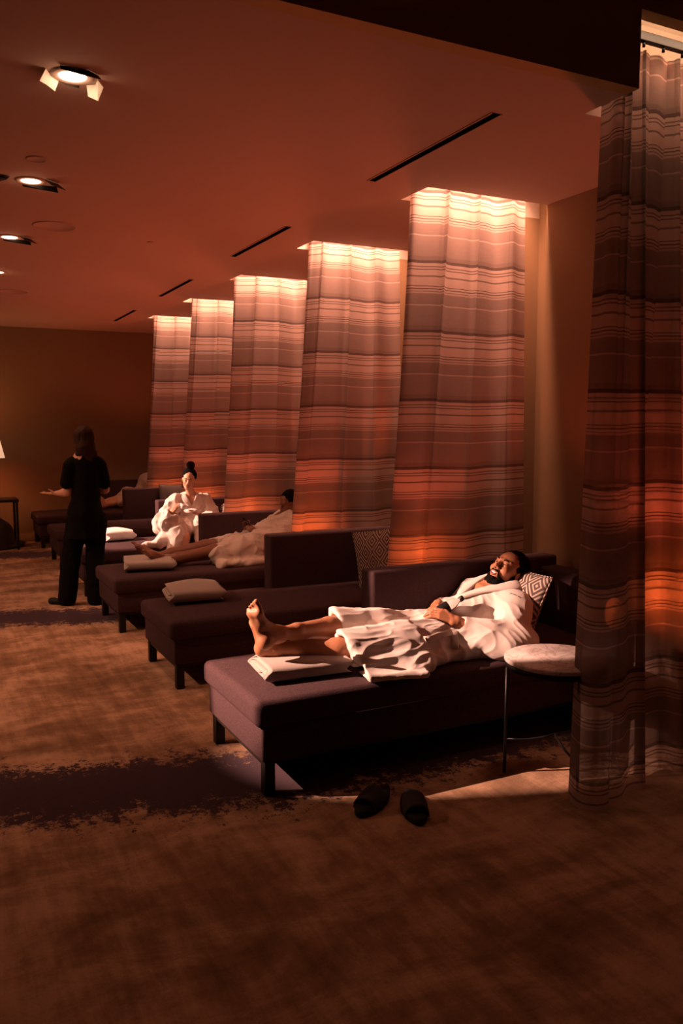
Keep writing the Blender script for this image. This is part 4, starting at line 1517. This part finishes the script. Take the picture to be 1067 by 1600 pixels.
CU = empty('teacup', (2.415, 8.43, .835), 'white porcelain teacup raised in the seated woman\'s hand', 'cup')
CU.rotation_euler = (R(10), R(18), 0)
lathe('bowl', [(0, 0), (.022, 0), (.024, .004), (.036, .022), (.044, .052), (.042, .052), (.034, .022), (0, .008)], M['porcelain'], CU, 32)
tube('handle', [(-.040, 0, .042), (-.058, 0, .044), (-.062, 0, .030), (-.052, 0, .016), (-.036, 0, .016)], .004, M['porcelain'], CU)
SA = lathe('saucer', [(0, 0), (.03, 0), (.035, .003), (.075, .013), (.074, .016), (.03, .005), (0, .005)], M['porcelain'], None, 40, (2.50, 8.42, .800))
SA.rotation_euler = (R(8), R(-6), 0)
tag(SA, 'white saucer resting on the seated woman\'s open palm', 'saucer')

# ---------------------------------------------------------------- guest with the phone (third chaise)
P3 = empty('person', (2.6, 7.15, 0.47), 'person in a robe lying on the third chaise, looking at a phone', 'person')
H3 = Head((3.075, 7.17, .965), frame((-.90, -.15, -.30), (-.22, 0, .97)), .96)
S = Sculpt((1.60, 6.75, 0.45), (3.3, 7.6, 1.12), 0.0085)
H3.build(S, smile=False)
S.cap(H3.p(0, -.02, -.05), (3.11, 7.18, .83), .048, .055, .02)
S.cap((3.10, 7.18, .82), (2.80, 7.18, .60), .11, .12, .05)
s3, e3, w3 = V3(3.04, 7.02, .78), V3(2.87, 6.98, .62), V3(2.70, 7.05, .71)
s4, e4, w4_ = V3(3.04, 7.34, .78), V3(2.86, 7.36, .64), V3(2.68, 7.22, .74)
S.chain([s3, e3, w3], [.05, .04, .026], .02)
S.chain([s4, e4, w4_], [.05, .04, .026], .02)
hand(S, w3, (2.66, 7.08, .765), (0, -.7, .2), [.95] * 4, [(.5, .6, .4)] * 4, (.3, .5, .4), .95, mirror=-1)
hand(S, w4_, (2.655, 7.20, .80), (0, .7, .3), [.95] * 4, [(.5, .6, .4)] * 4, (.3, -.5, .4), .95)
S.chain([(2.78, 7.10, .57), (2.30, 7.06, .585), (1.98, 7.10, .535), (1.85, 7.13, .525)], [.09, .056, .052, .034], .03)
S.chain([(2.78, 7.27, .57), (2.30, 7.30, .60), (1.98, 7.31, .545), (1.85, 7.32, .53)], [.09, .056, .052, .034], .03)
foot(S, (1.84, 7.13, .535), (1.79, 7.12, .50), (1.66, 6.98, .62), (0, 1, 0))
foot(S, (1.84, 7.32, .53), (1.79, 7.33, .50), (1.66, 7.46, .64), (0, -1, 0))
skin_part('body', S, M['dark_skin'], P3)
S = Sculpt((2.90, 7.0, 0.88), (3.26, 7.36, 1.15), 0.006)
S.ell(H3.p(0, -.034, .042), (.080, .092, .086), H3.F, .02)
S.ell(H3.p(0, .112, -.015), (.085, .080, .085), H3.F, .010, 'sub')
S.ell(H3.p(0, .03, -.085), (.12, .12, .060), H3.F, .012, 'sub')
skin_part('hair', S, M['black_hair'], P3, lambda P, Nn: (ridge(P * 60, 2) - .5) * .006)
S = Sculpt((2.15, 6.72, 0.455), (3.3, 7.66, .98), 0.009)
S.chain([(3.10, 7.18, .80), (2.80, 7.18, .62)], [.145, .15], .05)
S.cap((3.06, 7.03, .78), (3.06, 7.34, .78), .085, .085, .04)
S.chain([s3, e3, w3 + V3(.03, 0, -.03)], [.09, .10, .07], .04)
S.chain([s4, e4, w4_ + V3(.03, 0, -.03)], [.09, .10, .07], .04)
S.chain([(2.78, 7.10, .58), (2.50, 7.05, .57), (2.32, 7.04, .55)], [.14, .12, .085], .05)
S.chain([(2.78, 7.27, .58), (2.50, 7.30, .59), (2.40, 7.31, .60)], [.13, .10, .075], .05)
S.box((2.55, 6.97, .485), (.27, .13, .03), None, .028, .05)
S.chain([(2.40, 7.06, .58), (2.2, 7.08, .54)], [.066, .06], .01, 'sub')
S.chain([(2.40, 7.30, .60), (2.2, 7.30, .58)], [.062, .06], .01, 'sub')
S.chain([(3.02, 7.18, .95), (2.95, 7.18, .86)], [.065, .04], .012, 'sub')
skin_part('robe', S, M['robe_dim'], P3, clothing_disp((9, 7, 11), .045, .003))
PH = box('phone', (-.038, -.004, -.075), (.038, .004, .075), M['screen'], bevel=.004, loc=(2.655, 7.14, .80))
PH.rotation_euler = (R(-38), R(0), R(92))
tag(PH, 'dark phone held up by the robed guest on the third chaise', 'phone')

# ---------------------------------------------------------------- guest at the far end (last chaise)
P6 = empty('person', (2.9, 12.4, 0.47), 'person in a pale robe reclining on the farthest chaise by the back wall', 'person')
H6 = Head((3.16, 12.50, .93), frame((-.80, -.2, .35), (.35, 0, .9)), .95)
S = Sculpt((2.25, 12.15, 0.44), (3.42, 12.85, 1.10), 0.0125)
H6.build(S, smile=False)
S.cap(H6.p(0, -.02, -.05), (3.15, 12.50, .80), .05, .055, .02)
S.cap((3.12, 12.50, .80), (2.95, 12.50, .58), .11, .12, .05)
S.chain([(2.95, 12.42, .57), (2.80, 12.40, .66), (2.50, 12.40, .56), (2.38, 12.40, .54)], [.09, .06, .045, .033], .03)
S.chain([(2.95, 12.60, .57), (2.80, 12.60, .66), (2.50, 12.58, .58), (2.38, 12.57, .56)], [.09, .06, .045, .033], .03)
foot(S, (2.38, 12.40, .535), (2.33, 12.40, .50), (2.29, 12.40, .70), (0, 1, 0))
foot(S, (2.38, 12.57, .555), (2.33, 12.57, .51), (2.29, 12.57, .71), (0, -1, 0))
S.chain([(3.10, 12.30, .80), (2.95, 12.26, .60), (2.78, 12.38, .66)], [.05, .04, .03], .02)
S.chain([(3.10, 12.70, .80), (2.95, 12.74, .60), (2.78, 12.62, .66)], [.05, .04, .03], .02)
hand(S, (2.78, 12.38, .66), (2.71, 12.42, .68), (0, -.6, .8), [1] * 4, [(.3, .4, .3)] * 4, (0, .6, .5), 1.0, -1)
hand(S, (2.78, 12.62, .66), (2.71, 12.58, .68), (0, .6, .8), [1] * 4, [(.3, .4, .3)] * 4, (0, -.6, .5), 1.0)
skin_part('body', S, M['tan_skin'], P6)
S = Sculpt((3.0, 12.3, 0.82), (3.36, 12.70, 1.12), 0.008)
S.ell(H6.p(0, -.034, .042), (.080, .092, .086), H6.F, .02)
S.ell(H6.p(0, .112, -.015), (.085, .080, .085), H6.F, .010, 'sub')
skin_part('hair', S, M['black_hair'], P6)
S = Sculpt((2.40, 12.12, 0.455), (3.38, 12.88, 1.02), 0.012)
S.chain([(3.05, 12.50, .84), (2.95, 12.50, .60)], [.14, .16], .05)
S.cap((3.05, 12.36, .84), (3.05, 12.64, .84), .10, .10, .04)
S.chain([(2.93, 12.42, .60), (2.78, 12.40, .66), (2.62, 12.40, .58)], [.14, .11, .07], .05)
S.chain([(2.93, 12.60, .60), (2.78, 12.60, .66), (2.62, 12.60, .58)], [.14, .11, .07], .05)
S.chain([(3.10, 12.30, .80), (2.95, 12.26, .60), (2.82, 12.36, .64)], [.09, .09, .07], .04)
S.chain([(3.10, 12.68, .80), (2.95, 12.72, .60), (2.82, 12.64, .64)], [.09, .09, .07], .04)
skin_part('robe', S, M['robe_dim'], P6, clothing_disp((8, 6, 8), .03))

# ---------------------------------------------------------------- standing attendant, seen from behind
AT = empty('person', (1.33, 8.08, 0.0), 'standing person in black tunic and wide trousers seen from behind, one palm held out', 'person')
HA = Head((1.385, 8.10, 1.565), frame((.10, .98, -.08), (0, .05, 1)), .95)
S = Sculpt((0.85, 7.8, 0.0), (1.85, 8.65, 1.74), 0.0085)
HA.build(S, smile=False)
S.cap(HA.p(0, -.02, -.05), (1.385, 8.06, 1.42), .046, .05, .02)
S.cap((1.385, 8.06, 1.38), (1.385, 8.06, 1.0), .11, .11, .05)
S.cap((1.27, 8.06, 1.35), (1.50, 8.06, 1.345), .045, .045, .04)
aS, aE, aW = V3(1.240, 8.06, 1.325), V3(1.225, 8.10, 1.075), V3(1.15, 8.30, 1.055)
bS, bE, bW = V3(1.525, 8.06, 1.32), V3(1.570, 8.12, 1.09), V3(1.55, 8.34, 1.07)
S.chain([aS, aE, aE * .6 + aW * .4, aW], [.048, .040, .036, .024], .02)
S.chain([bS, bE, bE * .6 + bW * .4, bW], [.048, .040, .036, .024], .02)
hand(S, aW, (1.085, 8.345, 1.055), (0.1, 0, -1), [1] * 4, [(.05, .1, .1)] * 4, (-.3, -.2, .6), .9, mirror=1)
hand(S, bW, (1.50, 8.40, 1.075), (0.1, 0, -1), [1] * 4, [(.3, .3, .3)] * 4, (-.3, .2, .5), .9)
S.chain([(1.32, 8.08, .92), (1.24, 8.12, .50), (1.19, 8.14, .08)], [.07, .06, .04], .03)
S.chain([(1.43, 8.06, .92), (1.44, 8.04, .50), (1.43, 8.01, .08)], [.07, .06, .04], .03)
S.chain([(1.19, 8.14, .06), (1.08, 8.22, .035)], [.035, .028], .02)
S.chain([(1.43, 8.01, .06), (1.43, 8.13, .035)], [.035, .028], .02)
skin_part('body', S, M['tan_skin'], AT)
S = Sculpt((1.20, 7.88, 1.30), (1.58, 8.32, 1.74), 0.007)
S.ell(HA.p(0, -.028, .040), (.084, .096, .090), HA.F, .02)
S.chain([HA.p(0, -.05, .03), (1.385, 8.02, 1.48), (1.40, 7.99, 1.385)], [.085, .082, .050], .03)
S.chain([HA.p(-.04, -.05, 0), (1.34, 8.02, 1.43), (1.335, 8.01, 1.375)], [.05, .045, .022], .02)
S.chain([HA.p(.04, -.05, 0), (1.44, 8.02, 1.43), (1.455, 8.01, 1.365)], [.05, .045, .022], .02)
S.ell(HA.p(0, .105, -.02), (.075, .06, .085), HA.F, .012, 'sub')
skin_part('hair', S, M['brown_hair'], AT, lambda P, Nn: (ridge(P * np.array([45, 45, 5]), 2) - .5) * .008)
S = Sculpt((1.0, 7.8, 0.55), (1.8, 8.4, 1.46), 0.0085)
S.chain([(1.39, 8.06, 1.36), (1.385, 8.06, 1.18), (1.385, 8.06, 1.05), (1.37, 8.06, .88), (1.355, 8.07, .66)], [.115, .115, .118, .155, .165], .04)
S.cap((1.265, 8.06, 1.355), (1.505, 8.06, 1.35), .052, .052, .04)
S.chain([aS, (1.215, 8.07, 1.17)], [.056, .062], .02)
S.chain([bS, (1.560, 8.08, 1.16)], [.056, .062], .02)
S.box((1.35, 8.08, .50), (.4, .4, .14), None, .01, .01, 'sub')
skin_part('tunic', S, M['black_cloth'], AT, clothing_disp((6, 6, 4), .014))
S = Sculpt((1.0, 7.85, 0.01), (1.75, 8.4, 0.95), 0.0085)
S.chain([(1.31, 8.08, .80), (1.265, 8.10, .62), (1.225, 8.12, .38), (1.19, 8.13, .06)], [.115, .092, .084, .084], .02)
S.chain([(1.45, 8.06, .80), (1.455, 8.06, .62), (1.445, 8.04, .38), (1.435, 8.02, .06)], [.115, .092, .082, .080], .02)
skin_part('trousers', S, M['black_cloth'], AT, clothing_disp((9, 9, 2.5), .016))
for (a, b) in (((1.19, 8.13, .035), (1.06, 8.235, .03)), ((1.43, 8.00, .035), (1.43, 8.15, .03))):
    S = Sculpt(np.minimum(a, b) - .08, np.maximum(a, b) + .08, 0.007)
    S.chain([a, b], [.044, .034], .02)
    S.box((a[0], a[1], -.05), (.6, .6, .052), None, .001, .005, 'sub')
    skin_part('shoe', S, M['rubber'], AT)
